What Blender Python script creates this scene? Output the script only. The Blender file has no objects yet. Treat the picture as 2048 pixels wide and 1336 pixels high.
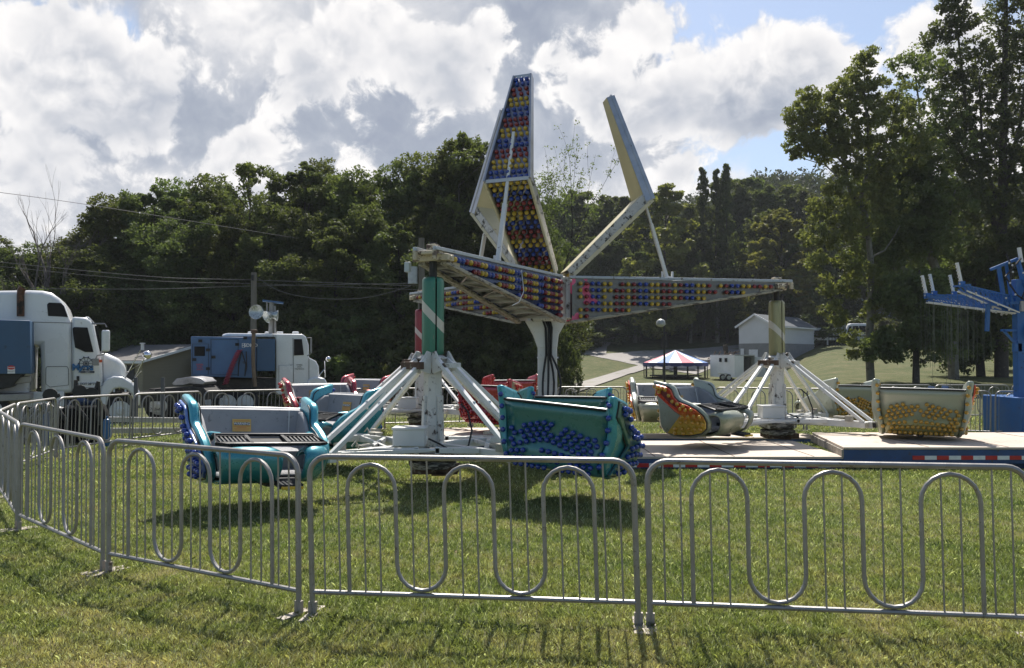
import bpy, math, random
import numpy as np
from mathutils import Vector, Matrix
from math import pi, sin, cos, radians, sqrt, atan2

random.seed(7)
scene = bpy.context.scene
COL = scene.collection
F = 1650.0            # focal length in pixels of a 2048 px wide picture
EYE = 1.75
PITCH = math.atan(44 / F)

# ------------------------------------------------------------------ view helpers (a pixel and a depth give a real place)
def ray(u, v):
    cx, cy = (u - 1024) / F, (668 - v) / F
    d = Vector((cx, cos(PITCH) - cy * sin(PITCH), sin(PITCH) + cy * cos(PITCH)))
    return d / d.y

def at(u, v, Y):
    return Vector((0, 0, EYE)) + ray(u, v) * Y

def smooth(a, b, t):
    t = np.clip((t - a) / (b - a), 0, 1)
    return t * t * (3 - 2 * t)

PC = ([0, 10, 26, 45, 60, 80, 88, 100, 120, 150, 220, 300, 900], [0, 0, -.22, -.35, -.5, -.65, -.4, 1.6, 4.8, 9, 34, 44, 50])
PR = ([0, 10, 26, 45, 60, 80, 105, 120, 150, 220, 300, 900], [0, 0, -.22, .0, .5, 1.6, 3.5, 4.8, 9.5, 36, 46, 50])
PL = ([0, 10, 26, 45, 100, 900], [0, 0, -.25, -.9, -1.4, -2])

def g(x, y):
    """height of the ground"""
    x = np.asarray(x, float); y = np.asarray(y, float)
    yy = np.maximum(y, 1.0)
    s = x / yy
    c = np.interp(y, *PC); r = np.interp(y, *PR); l = np.interp(y, *PL)
    tr = smooth(.30, .40, s); tl = smooth(.02, -.10, s)
    z = c * (1 - tr) + r * tr
    z = z * (1 - tl) + l * tl
    return z

def gz(x, y): return float(g(x, y))

def gt(u, v):
    """the ground point a pixel shows"""
    d = ray(u, v)
    Y = 3.0
    while Y < 400:
        p = Vector((0, 0, EYE)) + d * Y
        if p.z <= gz(p.x, p.y): return p
        Y += .1 if Y < 40 else .3
    return p

# ------------------------------------------------------------------ materials
MATS = {}
def nt(m):
    m.use_nodes = True
    t = m.node_tree; t.nodes.clear()
    return t

def N(t, typ, **kw):
    n = t.nodes.new(typ)
    for k, v in kw.items():
        if k == 'inp':
            for a, b in v.items(): n.inputs[a].default_value = b
        else: setattr(n, k, v)
    return n

def rgb(c): return (c[0], c[1], c[2], 1)

def mat(name, col, rough=.5, metal=0., var=.15, vscale=6., dirt=None, dirt_amt=.0, dirt_scale=9., bump=.0, bscale=60., coat=0., spec=.5, stretch=None, trans=0.):
    """a painted/plain surface: base colour with soft variation, patches of wear of another colour, fine bump"""
    if name in MATS: return MATS[name]
    m = bpy.data.materials.new(name); t = nt(m)
    out = N(t, 'ShaderNodeOutputMaterial'); p = N(t, 'ShaderNodeBsdfPrincipled')
    t.links.new(p.outputs[0], out.inputs[0])
    tc = N(t, 'ShaderNodeTexCoord')
    src = tc.outputs['Object']
    if stretch:
        mp = N(t, 'ShaderNodeMapping'); mp.inputs['Scale'].default_value = stretch
        t.links.new(src, mp.inputs[0]); src = mp.outputs[0]
    n1 = N(t, 'ShaderNodeTexNoise', inp={'Scale': vscale, 'Detail': 5., 'Roughness': .6}); t.links.new(src, n1.inputs['Vector'])
    mr = N(t, 'ShaderNodeMapRange', inp={'From Min': .3, 'From Max': .7, 'To Min': 1 - var, 'To Max': 1 + var}); t.links.new(n1.outputs[0], mr.inputs[0])
    mx = N(t, 'ShaderNodeMix', data_type='RGBA', blend_type='MULTIPLY'); mx.inputs[0].default_value = 1
    mx.inputs[6].default_value = rgb(col); t.links.new(mr.outputs[0], mx.inputs[7])
    c = mx.outputs[2]
    if dirt:
        n2 = N(t, 'ShaderNodeTexNoise', inp={'Scale': dirt_scale, 'Detail': 9., 'Roughness': .68}); t.links.new(src, n2.inputs['Vector'])
        r2 = N(t, 'ShaderNodeMapRange', inp={'From Min': .66 - dirt_amt * .3, 'From Max': .72 - dirt_amt * .26, 'To Min': 0, 'To Max': 1}); t.links.new(n2.outputs[0], r2.inputs[0])
        m2 = N(t, 'ShaderNodeMix', data_type='RGBA'); t.links.new(r2.outputs[0], m2.inputs[0]); t.links.new(c, m2.inputs[6]); m2.inputs[7].default_value = rgb(dirt)
        c = m2.outputs[2]
    t.links.new(c, p.inputs['Base Color'])
    rr = N(t, 'ShaderNodeMapRange', inp={'From Min': .3, 'From Max': .7, 'To Min': max(0, rough - .08), 'To Max': min(1, rough + .1)}); t.links.new(n1.outputs[0], rr.inputs[0])
    t.links.new(rr.outputs[0], p.inputs['Roughness'])
    p.inputs['Metallic'].default_value = metal
    p.inputs['Coat Weight'].default_value = coat; p.inputs['Coat Roughness'].default_value = .08
    p.inputs['Specular IOR Level'].default_value = spec
    p.inputs['Transmission Weight'].default_value = trans
    if bump:
        n3 = N(t, 'ShaderNodeTexNoise', inp={'Scale': bscale, 'Detail': 3.}); t.links.new(src, n3.inputs['Vector'])
        b = N(t, 'ShaderNodeBump', inp={'Strength': bump, 'Distance': .01}); t.links.new(n3.outputs[0], b.inputs['Height']); t.links.new(b.outputs[0], p.inputs['Normal'])
    MATS[name] = m
    return m

def leaf_mat(name, c1, c2, trans=.35, var=.55):
    if name in MATS: return MATS[name]
    m = bpy.data.materials.new(name); t = nt(m)
    out = N(t, 'ShaderNodeOutputMaterial')
    ge = N(t, 'ShaderNodeNewGeometry')
    tc = N(t, 'ShaderNodeTexCoord')
    no = N(t, 'ShaderNodeTexNoise', inp={'Scale': .55, 'Detail': 3.}); t.links.new(tc.outputs['Object'], no.inputs[0])
    ad = N(t, 'ShaderNodeMath', operation='MULTIPLY_ADD'); t.links.new(ge.outputs['Random Per Island'], ad.inputs[0]); ad.inputs[1].default_value = .5
    nr = N(t, 'ShaderNodeMapRange', inp={'From Min': .35, 'From Max': .65, 'To Min': 0, 'To Max': .5}); t.links.new(no.outputs[0], nr.inputs[0]); t.links.new(nr.outputs[0], ad.inputs[2])
    mx = N(t, 'ShaderNodeMix', data_type='RGBA'); t.links.new(ad.outputs[0], mx.inputs[0]); mx.inputs[6].default_value = rgb(c1); mx.inputs[7].default_value = rgb(c2)
    oi = N(t, 'ShaderNodeObjectInfo')
    hr = N(t, 'ShaderNodeMapRange', inp={'To Min': .465, 'To Max': .512}); t.links.new(oi.outputs['Random'], hr.inputs[0])
    vr = N(t, 'ShaderNodeMapRange', inp={'To Min': .78, 'To Max': 1.35}); t.links.new(oi.outputs['Random'], vr.inputs[0])
    hs = N(t, 'ShaderNodeHueSaturation'); t.links.new(hr.outputs[0], hs.inputs['Hue']); t.links.new(vr.outputs[0], hs.inputs['Value']); t.links.new(mx.outputs[2], hs.inputs['Color'])
    d = N(t, 'ShaderNodeBsdfPrincipled', inp={'Roughness': .6, 'Specular IOR Level': .16}); t.links.new(hs.outputs[0], d.inputs['Base Color'])
    tr = N(t, 'ShaderNodeBsdfTranslucent')
    mt = N(t, 'ShaderNodeMix', data_type='RGBA', blend_type='MULTIPLY'); mt.inputs[0].default_value = 1; t.links.new(hs.outputs[0], mt.inputs[6]); mt.inputs[7].default_value = (1.45, 1.5, .75, 1)
    t.links.new(mt.outputs[2], tr.inputs[0])
    ms = N(t, 'ShaderNodeMixShader'); ms.inputs[0].default_value = trans
    t.links.new(d.outputs[0], ms.inputs[1]); t.links.new(tr.outputs[0], ms.inputs[2]); t.links.new(ms.outputs[0], out.inputs[0])
    MATS[name] = m
    return m

def two_tone(name, c1, c2, axis, a, b, rough=.3, metal=.3, coat=.6, sparkle=0., coords='Object'):
    """paint that changes from c1 to c2 between heights a and b of the part (a sprayed fade)"""
    if name in MATS: return MATS[name]
    m = mat(name, c1, rough, metal, .12, 7., coat=coat)
    t = m.node_tree; p = [n for n in t.nodes if n.type == 'BSDF_PRINCIPLED'][0]
    tc = N(t, 'ShaderNodeTexCoord'); sx = N(t, 'ShaderNodeSeparateXYZ'); t.links.new(tc.outputs[coords], sx.inputs[0])
    no = N(t, 'ShaderNodeTexNoise', inp={'Scale': 5., 'Detail': 3.}); t.links.new(tc.outputs[coords], no.inputs[0])
    ma = N(t, 'ShaderNodeMath', operation='MULTIPLY_ADD'); ma.inputs[1].default_value = (b - a) * .7; t.links.new(no.outputs[0], ma.inputs[0]); t.links.new(sx.outputs[axis], ma.inputs[2])
    mr = N(t, 'ShaderNodeMapRange', inp={'From Min': a + (b - a) * .35, 'From Max': b + (b - a) * .35}); t.links.new(ma.outputs[0], mr.inputs[0])
    mx = N(t, 'ShaderNodeMix', data_type='RGBA'); t.links.new(mr.outputs[0], mx.inputs[0]); mx.inputs[6].default_value = rgb(c1); mx.inputs[7].default_value = rgb(c2)
    c = mx.outputs[2]
    if sparkle:
        vo = N(t, 'ShaderNodeTexNoise', inp={'Scale': 220., 'Detail': 1.}); t.links.new(tc.outputs[coords], vo.inputs[0])
        r = N(t, 'ShaderNodeMapRange', inp={'From Min': .55, 'From Max': .75, 'To Min': 1 - sparkle * .2, 'To Max': 1 + sparkle}); t.links.new(vo.outputs[0], r.inputs[0])
        m2 = N(t, 'ShaderNodeMix', data_type='RGBA', blend_type='MULTIPLY'); m2.inputs[0].default_value = 1; t.links.new(c, m2.inputs[6]); t.links.new(r.outputs[0], m2.inputs[7]); c = m2.outputs[2]
    t.links.new(c, p.inputs['Base Color'])
    return m

# ------------------------------------------------------------------ mesh builder
class MB:
    def __init__(s): s.v = []; s.f = []; s.m = []; s.mi = 0
    def _add(s, vs, fs):
        o = len(s.v); s.v += [tuple(v) for v in vs]
        for f in fs: s.f.append([o + i for i in f]); s.m.append(s.mi)
        return s
    def box(s, c, d, rot=None, taper=None):
        c = Vector(c); x, y, z = d[0] / 2, d[1] / 2, d[2] / 2
        vs = [Vector((i * x, j * y, k * z)) for k in (-1, 1) for j in (-1, 1) for i in (-1, 1)]
        if taper:
            for v in vs:
                if v.z > 0: v.x *= taper; v.y *= taper
        if rot is not None: vs = [rot @ v for v in vs]
        return s._add([c + v for v in vs], [(0, 2, 3, 1), (4, 5, 7, 6), (0, 1, 5, 4), (2, 6, 7, 3), (0, 4, 6, 2), (1, 3, 7, 5)])
    def frame(s, p0, p1, up=(0, 0, 1)):
        d = (Vector(p1) - Vector(p0)).normalized(); up = Vector(up)
        if abs(d.dot(up)) > .98: up = Vector((0, 1, 0))
        a = d.cross(up).normalized(); b = a.cross(d)
        return d, a, b
    def bar(s, p0, p1, w, h=None, w1=None, h1=None, up=(0, 0, 1)):
        """a beam of rectangular section from p0 to p1"""
        h = h or w; w1 = w1 or w; h1 = h1 or (h if w1 == w else w1)
        p0, p1 = Vector(p0), Vector(p1); d, a, b = s.frame(p0, p1, up)
        vs = []
        for p, ww, hh in ((p0, w, h), (p1, w1, h1)):
            for i, j in ((-1, -1), (1, -1), (1, 1), (-1, 1)): vs.append(p + a * i * ww / 2 + b * j * hh / 2)
        return s._add(vs, [(3, 2, 1, 0), (4, 5, 6, 7), (0, 1, 5, 4), (1, 2, 6, 5), (2, 3, 7, 6), (3, 0, 4, 7)])
    def tube(s, pts, r, n=8, caps=True, closed=False):
        pts = [Vector(p) for p in pts]; k = len(pts)
        rs = r if isinstance(r, (list, tuple)) else [r] * k
        vs = []; pa = None
        for i, p in enumerate(pts):
            if closed: d = (pts[(i + 1) % k] - pts[i - 1])
            else: d = pts[min(i + 1, k - 1)] - pts[max(i - 1, 0)]
            if d.length < 1e-9: d = Vector((0, 0, 1))
            d.normalize()
            if pa is None:
                up = Vector((0, 0, 1)) if abs(d.z) < .9 else Vector((0, 1, 0))
                a = d.cross(up).normalized()
            else:
                a = (pa - d * pa.dot(d))
                a = a.normalized() if a.length > 1e-6 else d.orthogonal().normalized()
            pa = a; b = a.cross(d)
            for j in range(n):
                t = 2 * pi * j / n; vs.append(p + (a * cos(t) + b * sin(t)) * rs[i])
        fs = []
        for i in range(k if closed else k - 1):
            i2 = (i + 1) % k
            for j in range(n): fs.append((i * n + j, i2 * n + j, i2 * n + (j + 1) % n, i * n + (j + 1) % n))
        if caps and not closed: fs += [tuple(range(n)), tuple(range((k - 1) * n, k * n))[::-1]]
        return s._add(vs, fs)
    def cyl(s, p0, p1, r, r1=None, n=16): return s.tube([p0, p1], [r, r if r1 is None else r1], n)
    def lathe(s, prof, c=(0, 0, 0), n=20, rot=None, ang=2 * pi, a0=0):
        """prof = [(r, z)...] turned about z"""
        c = Vector(c); vs = []; full = abs(ang - 2 * pi) < 1e-6; m = n if full else n + 1
        for r, z in prof:
            for j in range(m):
                t = a0 + ang * j / n; v = Vector((r * cos(t), r * sin(t), z))
                vs.append(c + (rot @ v if rot is not None else v))
        fs = []
        for i in range(len(prof) - 1):
            for j in range(n):
                j2 = (j + 1) % m
                fs.append((i * m + j, i * m + j2, (i + 1) * m + j2, (i + 1) * m + j))
        if full: fs += [tuple(range(m))[::-1], tuple(range((len(prof) - 1) * m, len(prof) * m))]
        return s._add(vs, fs)
    def ball(s, c, r, n=8, sq=1.):
        k = max(4, n // 2 + 1)
        return s.lathe([(max(r * sin(pi * i / k), 1e-4), -r * sq * cos(pi * i / k)) for i in range(k + 1)], c, n)
    def prism(s, poly, fn, t0, t1):
        """poly = 2-D outline; fn(a, b, t) gives the 3-D point; extruded from t0 to t1"""
        k = len(poly)
        vs = [fn(a, b, t0) for a, b in poly] + [fn(a, b, t1) for a, b in poly]
        fs = [tuple(range(k))[::-1], tuple(range(k, 2 * k))] + [(i, (i + 1) % k, k + (i + 1) % k, k + i) for i in range(k)]
        return s._add(vs, fs)
    def sheet(s, rows):
        """grid of points rows[i][j]"""
        k = len(rows[0]); vs = [p for r in rows for p in r]
        return s._add(vs, [(i * k + j, i * k + j + 1, (i + 1) * k + j + 1, (i + 1) * k + j) for i in range(len(rows) - 1) for j in range(k - 1)])
    def build(s, name, m, parent=None, smooth_=False, bevel=0., subsurf=0, solid=0., ang=40, loc=None, rot=None, label=None):
        me = bpy.data.meshes.new(name); me.from_pydata(s.v, [], s.f)
        for x in (m if isinstance(m, (list, tuple)) else [m]): me.materials.append(x)
        if any(s.m): me.polygons.foreach_set('material_index', s.m)
        import bmesh
        bm = bmesh.new(); bm.from_mesh(me); bmesh.ops.recalc_face_normals(bm, faces=bm.faces); bm.to_mesh(me); bm.free()
        if smooth_:
            me.polygons.foreach_set('use_smooth', [True] * len(me.polygons))
            try: me.set_sharp_from_angle(angle=radians(ang))
            except Exception: pass
        o = bpy.data.objects.new(name, me); COL.objects.link(o)
        if parent is not None: o.parent = parent
        if loc is not None: o.location = loc
        if rot is not None: o.rotation_euler = rot
        if solid: q = o.modifiers.new('s', 'SOLIDIFY'); q.thickness = solid; q.offset = 0
        if bevel: q = o.modifiers.new('b', 'BEVEL'); q.width = bevel; q.segments = 2; q.limit_method = 'ANGLE'; q.angle_limit = radians(35)
        if subsurf: q = o.modifiers.new('u', 'SUBSURF'); q.levels = subsurf; q.render_levels = subsurf
        if label: o['label'] = label
        return o

def tag(o, label=None, cat=None, group=None, kind=None):
    if label: o['label'] = label
    if cat: o['category'] = cat
    if group: o['group'] = group
    if kind: o['kind'] = kind
    return o

def empty(name, loc=(0, 0, 0), rz=0, label=None, cat=None, group=None):
    o = bpy.data.objects.new(name, None); COL.objects.link(o); o.location = loc; o.rotation_euler = (0, 0, rz); o.empty_display_size = .1
    return tag(o, label, cat, group)

def copy_tree(o, parent=None):
    c = o.copy(); COL.objects.link(c); c.parent = parent
    for ch in list(o.children): copy_tree(ch, c)
    return c

def text(body, size, m, parent, loc, rot, name='lettering', extrude=.002, align='CENTER', spacing=1., bold=0.):
    cu = bpy.data.curves.new(name, 'FONT'); cu.body = body; cu.size = size; cu.extrude = extrude; cu.align_x = align; cu.align_y = 'CENTER'
    cu.space_character = spacing; cu.offset = bold
    cu.materials.append(m)
    tmp = bpy.data.objects.new('tmp', cu); me = bpy.data.meshes.new_from_object(tmp); me.name = name
    bpy.data.objects.remove(tmp); bpy.data.curves.remove(cu)
    o = bpy.data.objects.new(name, me); COL.objects.link(o); o.location = loc; o.rotation_euler = rot
    if parent is not None: o.parent = parent
    return o

def np_mesh(name, V, nper, m, parent=None, tris=False):
    """V (n, nper, 3): n separate polygons with nper corners"""
    n = V.shape[0]
    me = bpy.data.meshes.new(name)
    me.vertices.add(n * nper); me.vertices.foreach_set('co', V.reshape(-1).astype(np.float32))
    me.loops.add(n * nper); me.loops.foreach_set('vertex_index', np.arange(n * nper, dtype=np.int32))
    me.polygons.add(n); me.polygons.foreach_set('loop_start', np.arange(0, n * nper, nper, dtype=np.int32))
    me.update(calc_edges=True)
    me.materials.append(m)
    o = bpy.data.objects.new(name, me); COL.objects.link(o)
    if parent is not None: o.parent = parent
    return o

# ------------------------------------------------------------------ palette
WHITE = mat('worn_white_paint', (.66, .66, .64), .38, 0, .06, 3., (.16, .12, .09), .12, 12., coat=.25)
WHITE_OLD = mat('chipped_white_paint', (.58, .57, .54), .5, 0, .1, 4., (.07, .05, .04), .42, 7., .25, 30.)
CREAM = mat('aged_cream_paint', (.42, .38, .24), .5, 0, .1, 3., (.2, .12, .05), .12, 6.)
RUST = mat('rusted_steel', (.10, .06, .04), .75, .2, .4, 9., (.3, .26, .2), .25, 8., .3)
DARK = mat('dark_grimy_steel', (.035, .034, .033), .6, .4, .4, 8., (.12, .10, .08), .25)
SILVER = mat('dull_aluminium', (.42, .42, .43), .38, .9, .15, 5., (.1, .09, .08), .1, 14., .15, 40.)
MIRRORP = mat('scuffed_mirror_sheet', (.11, .105, .10), .32, .7, .3, 3., (.14, .13, .12), .35, 5., .5, 9.)
PINKP = mat('scuffed_mirror_sheet_with_pink', (.15, .145, .14), .32, .7, .3, 3., (.14, .13, .12), .35, 5., .5, 9.)
GALV = mat('galvanised_tube', (.30, .29, .28), .50, .65, .16, 7., (.16, .14, .12), .2, 22., .12, 80.)
BLACK = mat('black_rubber', (.012, .012, .013), .55, 0, .3, 8.)
BLACKP = mat('black_plastic', (.012, .012, .013), .45, 0, .3, 8., (.06, .06, .06), .1, spec=.3)
GLASS = mat('dark_window_glass', (.008, .009, .011), .12, 0, .2, 3., spec=.12)
CHROME = mat('chrome', (.7, .7, .72), .12, 1, .08, 5.)
TYRE = mat('tyre_rubber', (.016, .016, .017), .85, 0, .3, 20., (.06, .055, .045), .2)
TRUCKW = mat('white_truck_paint', (.70, .71, .71), .28, 0, .04, 1.2, (.4, .38, .34), .06, 3., coat=.5)
GENBLUE = mat('blue_generator_paint', (.055, .125, .25), .42, 0, .12, 2., (.03, .05, .08), .12, 5.)
NAVY = mat('dark_blue_box_paint', (.032, .085, .17), .45, 0, .1, 1.5, (.02, .03, .05), .12, 4.)
RIDEBLUE = mat('bright_blue_paint', (.012, .10, .32), .45, 0, .12, 5., (.02, .03, .05), .15, 12., coat=.2)
TRAILBLUE = mat('faded_blue_trailer_paint', (.018, .06, .17), .5, 0, .25, 4., (.05, .05, .05), .25, 8.)
REDT = mat('red_reflector', (.5, .02, .02), .35, 0, .1, 9.)
WHT = mat('white_reflector', (.75, .75, .72), .35, 0, .1, 9.)
YEL = mat('yellow_enamel', (.62, .40, .03), .4, 0, .15, 12., (.2, .15, .1), .15)
GREYLIN = mat('grey_speckled_lining', (.30, .30, .31), .55, 0, .1, 5., (.16, .16, .17), .2, 14., .5, 260.)
STICK = mat('orange_warning_sticker', (.60, .38, .10), .5, 0, .1, 9.)
INK = mat('black_ink', (.012, .012, .012), .5, 0, .1, 9.)
WINK = mat('white_ink', (.75, .75, .75), .5, 0, .1, 9.)
REDINK = mat('red_ink', (.5, .04, .04), .5, 0, .1, 9.)
BULBS = {'blue': mat('blue_bulb_plastic', (.008, .05, .34), .12, 0, .1, 5., coat=.6, trans=.25),
         'yellow': mat('yellow_bulb_plastic', (.58, .40, .03), .15, 0, .1, 5., coat=.5, trans=.25),
         'red': mat('red_bulb_plastic', (.24, .01, .014), .14, 0, .1, 5., coat=.6, trans=.25),
         'amber': mat('amber_bulb_plastic', (.66, .36, .03), .15, 0, .1, 5., coat=.5, trans=.3),
         'redl': mat('bright_red_bulb_plastic', (.55, .015, .015), .14, 0, .1, 5., coat=.6, trans=.25)}
# pink tape stuck over part of the mirror sheet
t = PINKP.node_tree; p = [n for n in t.nodes if n.type == 'BSDF_PRINCIPLED'][0]; old = p.inputs['Base Color'].links[0].from_socket
tc = N(t, 'ShaderNodeTexCoord'); no = N(t, 'ShaderNodeTexNoise', inp={'Scale': 2.6, 'Detail': 2.}); t.links.new(tc.outputs['Object'], no.inputs[0])
sx = N(t, 'ShaderNodeSeparateXYZ'); t.links.new(tc.outputs['Object'], sx.inputs[0])
f1 = N(t, 'ShaderNodeMapRange', inp={'From Min': .5, 'From Max': 1.9, 'To Min': .62, 'To Max': .30}); t.links.new(sx.outputs[0], f1.inputs[0])
lt = N(t, 'ShaderNodeMath', operation='LESS_THAN'); t.links.new(no.outputs[0], lt.inputs[0])
f2 = N(t, 'ShaderNodeMath', operation='MULTIPLY'); f2.inputs[1].default_value = .78; t.links.new(f1.outputs[0], f2.inputs[0]); t.links.new(f2.outputs[0], lt.inputs[1])
mx = N(t, 'ShaderNodeMix', data_type='RGBA'); t.links.new(lt.outputs[0], mx.inputs[0]); t.links.new(old, mx.inputs[6]); mx.inputs[7].default_value = (.8, .12, .25, 1); t.links.new(mx.outputs[2], p.inputs['Base Color'])
mm = N(t, 'ShaderNodeMath', operation='MULTIPLY_ADD', inp={1: -.8, 2: .85}); t.links.new(lt.outputs[0], mm.inputs[0]); t.links.new(mm.outputs[0], p.inputs['Metallic'])
HAZE = .00022; SUNE, CLOUD, SKYS, EXPO = 4.7, 6.9, .84, 0.66
# ------------------------------------------------------------------ bulbs
def bulb_mb(r=.036):
    b = MB()
    b.lathe([(r * .5, 0), (r * .55, r * .2), (r * .85, r * .4), (r, r * .9), (r * .9, r * 1.4), (r * .5, r * 1.8), (.001, r * 1.9)], n=10)
    return b
BULB_ME = {}
def bulb(col, r, parent, loc, direction, name='bulb'):
    """one bulb: a child mesh of its own, mesh data shared"""
    key = (col, r)
    if key not in BULB_ME:
        o = bulb_mb(r).build(name, BULBS[col], parent, True, ang=80); BULB_ME[key] = o.data
    else:
        o = bpy.data.objects.new(name, BULB_ME[key]); COL.objects.link(o); o.parent = parent
    o.location = loc; o.rotation_euler = Vector(direction).to_track_quat('Z', 'Y').to_euler()
    return o
def bulb_into(mb, idx, r, loc, direction):
    q = Vector(direction).to_track_quat('Z', 'Y').to_matrix(); mb.mi = idx
    mb.lathe([(r * .45, 0), (r * .5, r * .5), (r * .95, r * .95), (r * .95, r * 1.7), (r * .5, r * 2.25), (.001, r * 2.35)], loc, 8, q)

# ------------------------------------------------------------------ the ride tower: column, three sweeps, three folded light fins
CX, CY, RS = .67, 15.7, 4.6
ANG = [radians(-112.6), radians(7.4), radians(127.4)]
tower = empty('ride_tower', (CX, CY, 0), 0, 'tall ride tower with three overhead sweeps and folded fins of red, yellow and blue bulbs', 'ride tower')
b = MB()
b.box((0, 0, 1.25), (.36, .34, 2.1))
b.prism([(-.18, 1.9), (.18, 1.9), (.21, 2.15), (.36, 2.42), (-.42, 2.42), (-.27, 2.15)], lambda a, z, t: Vector((a, t, z)), -.2, .2)
b.build('column', WHITE, tower, bevel=.015)
b = MB(); b.box((0, 0, .17), (.9, 2.0, .26)); b.box((0, 0, .33), (.6, .7, .12)); b.build('base', DARK, tower, bevel=.01)
b = MB()
b.lathe([(.36, 2.40), (.40, 2.43), (.40, 2.52), (.30, 2.55), (.30, 3.1), (.40, 3.12), (.40, 3.24), (.30, 3.27), (.1, 3.28)], n=6, a0=radians(-112.6 + 30))
for a in ANG:
    for s in (-1, 1):
        d = Vector((cos(a + s * .55), sin(a + s * .55), 0)) * .42
        b.box(d + Vector((0, 0, 2.85)), (.08, .08, .78), Matrix.Rotation(a, 3, 'Z'))
b.build('hub', WHITE_OLD, tower, bevel=.012)
for k, (dx, sg) in enumerate(((-.05, 1), (0.0, -1), (.04, 1), (.08, 1))):
    pts = [Vector((dx - .05, -.2, 2.45))]
    for i in range(1, 12):
        z = 2.45 - i * .17
        pts.append(Vector((dx + sin(i * .42 + k) * .02 + max(0, 1.75 - z) * (.22 * (k + .3) - .22) * (1 if z > 1.2 else 1) * max(0, z - .75) * 1.3, -.23 - .05 * (k % 2) - max(0, 1.6 - z) * .12, z)))
    pts.append(Vector((dx, -.3, .42)))
    MB().tube(pts, .021, 7).build('hose', BLACK, tower, True)
MB().bar((-.2, -.21, 1.72), (.2, -.21, 1.72), .05, .03).build('hose_clip', WHITE, tower)

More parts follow.
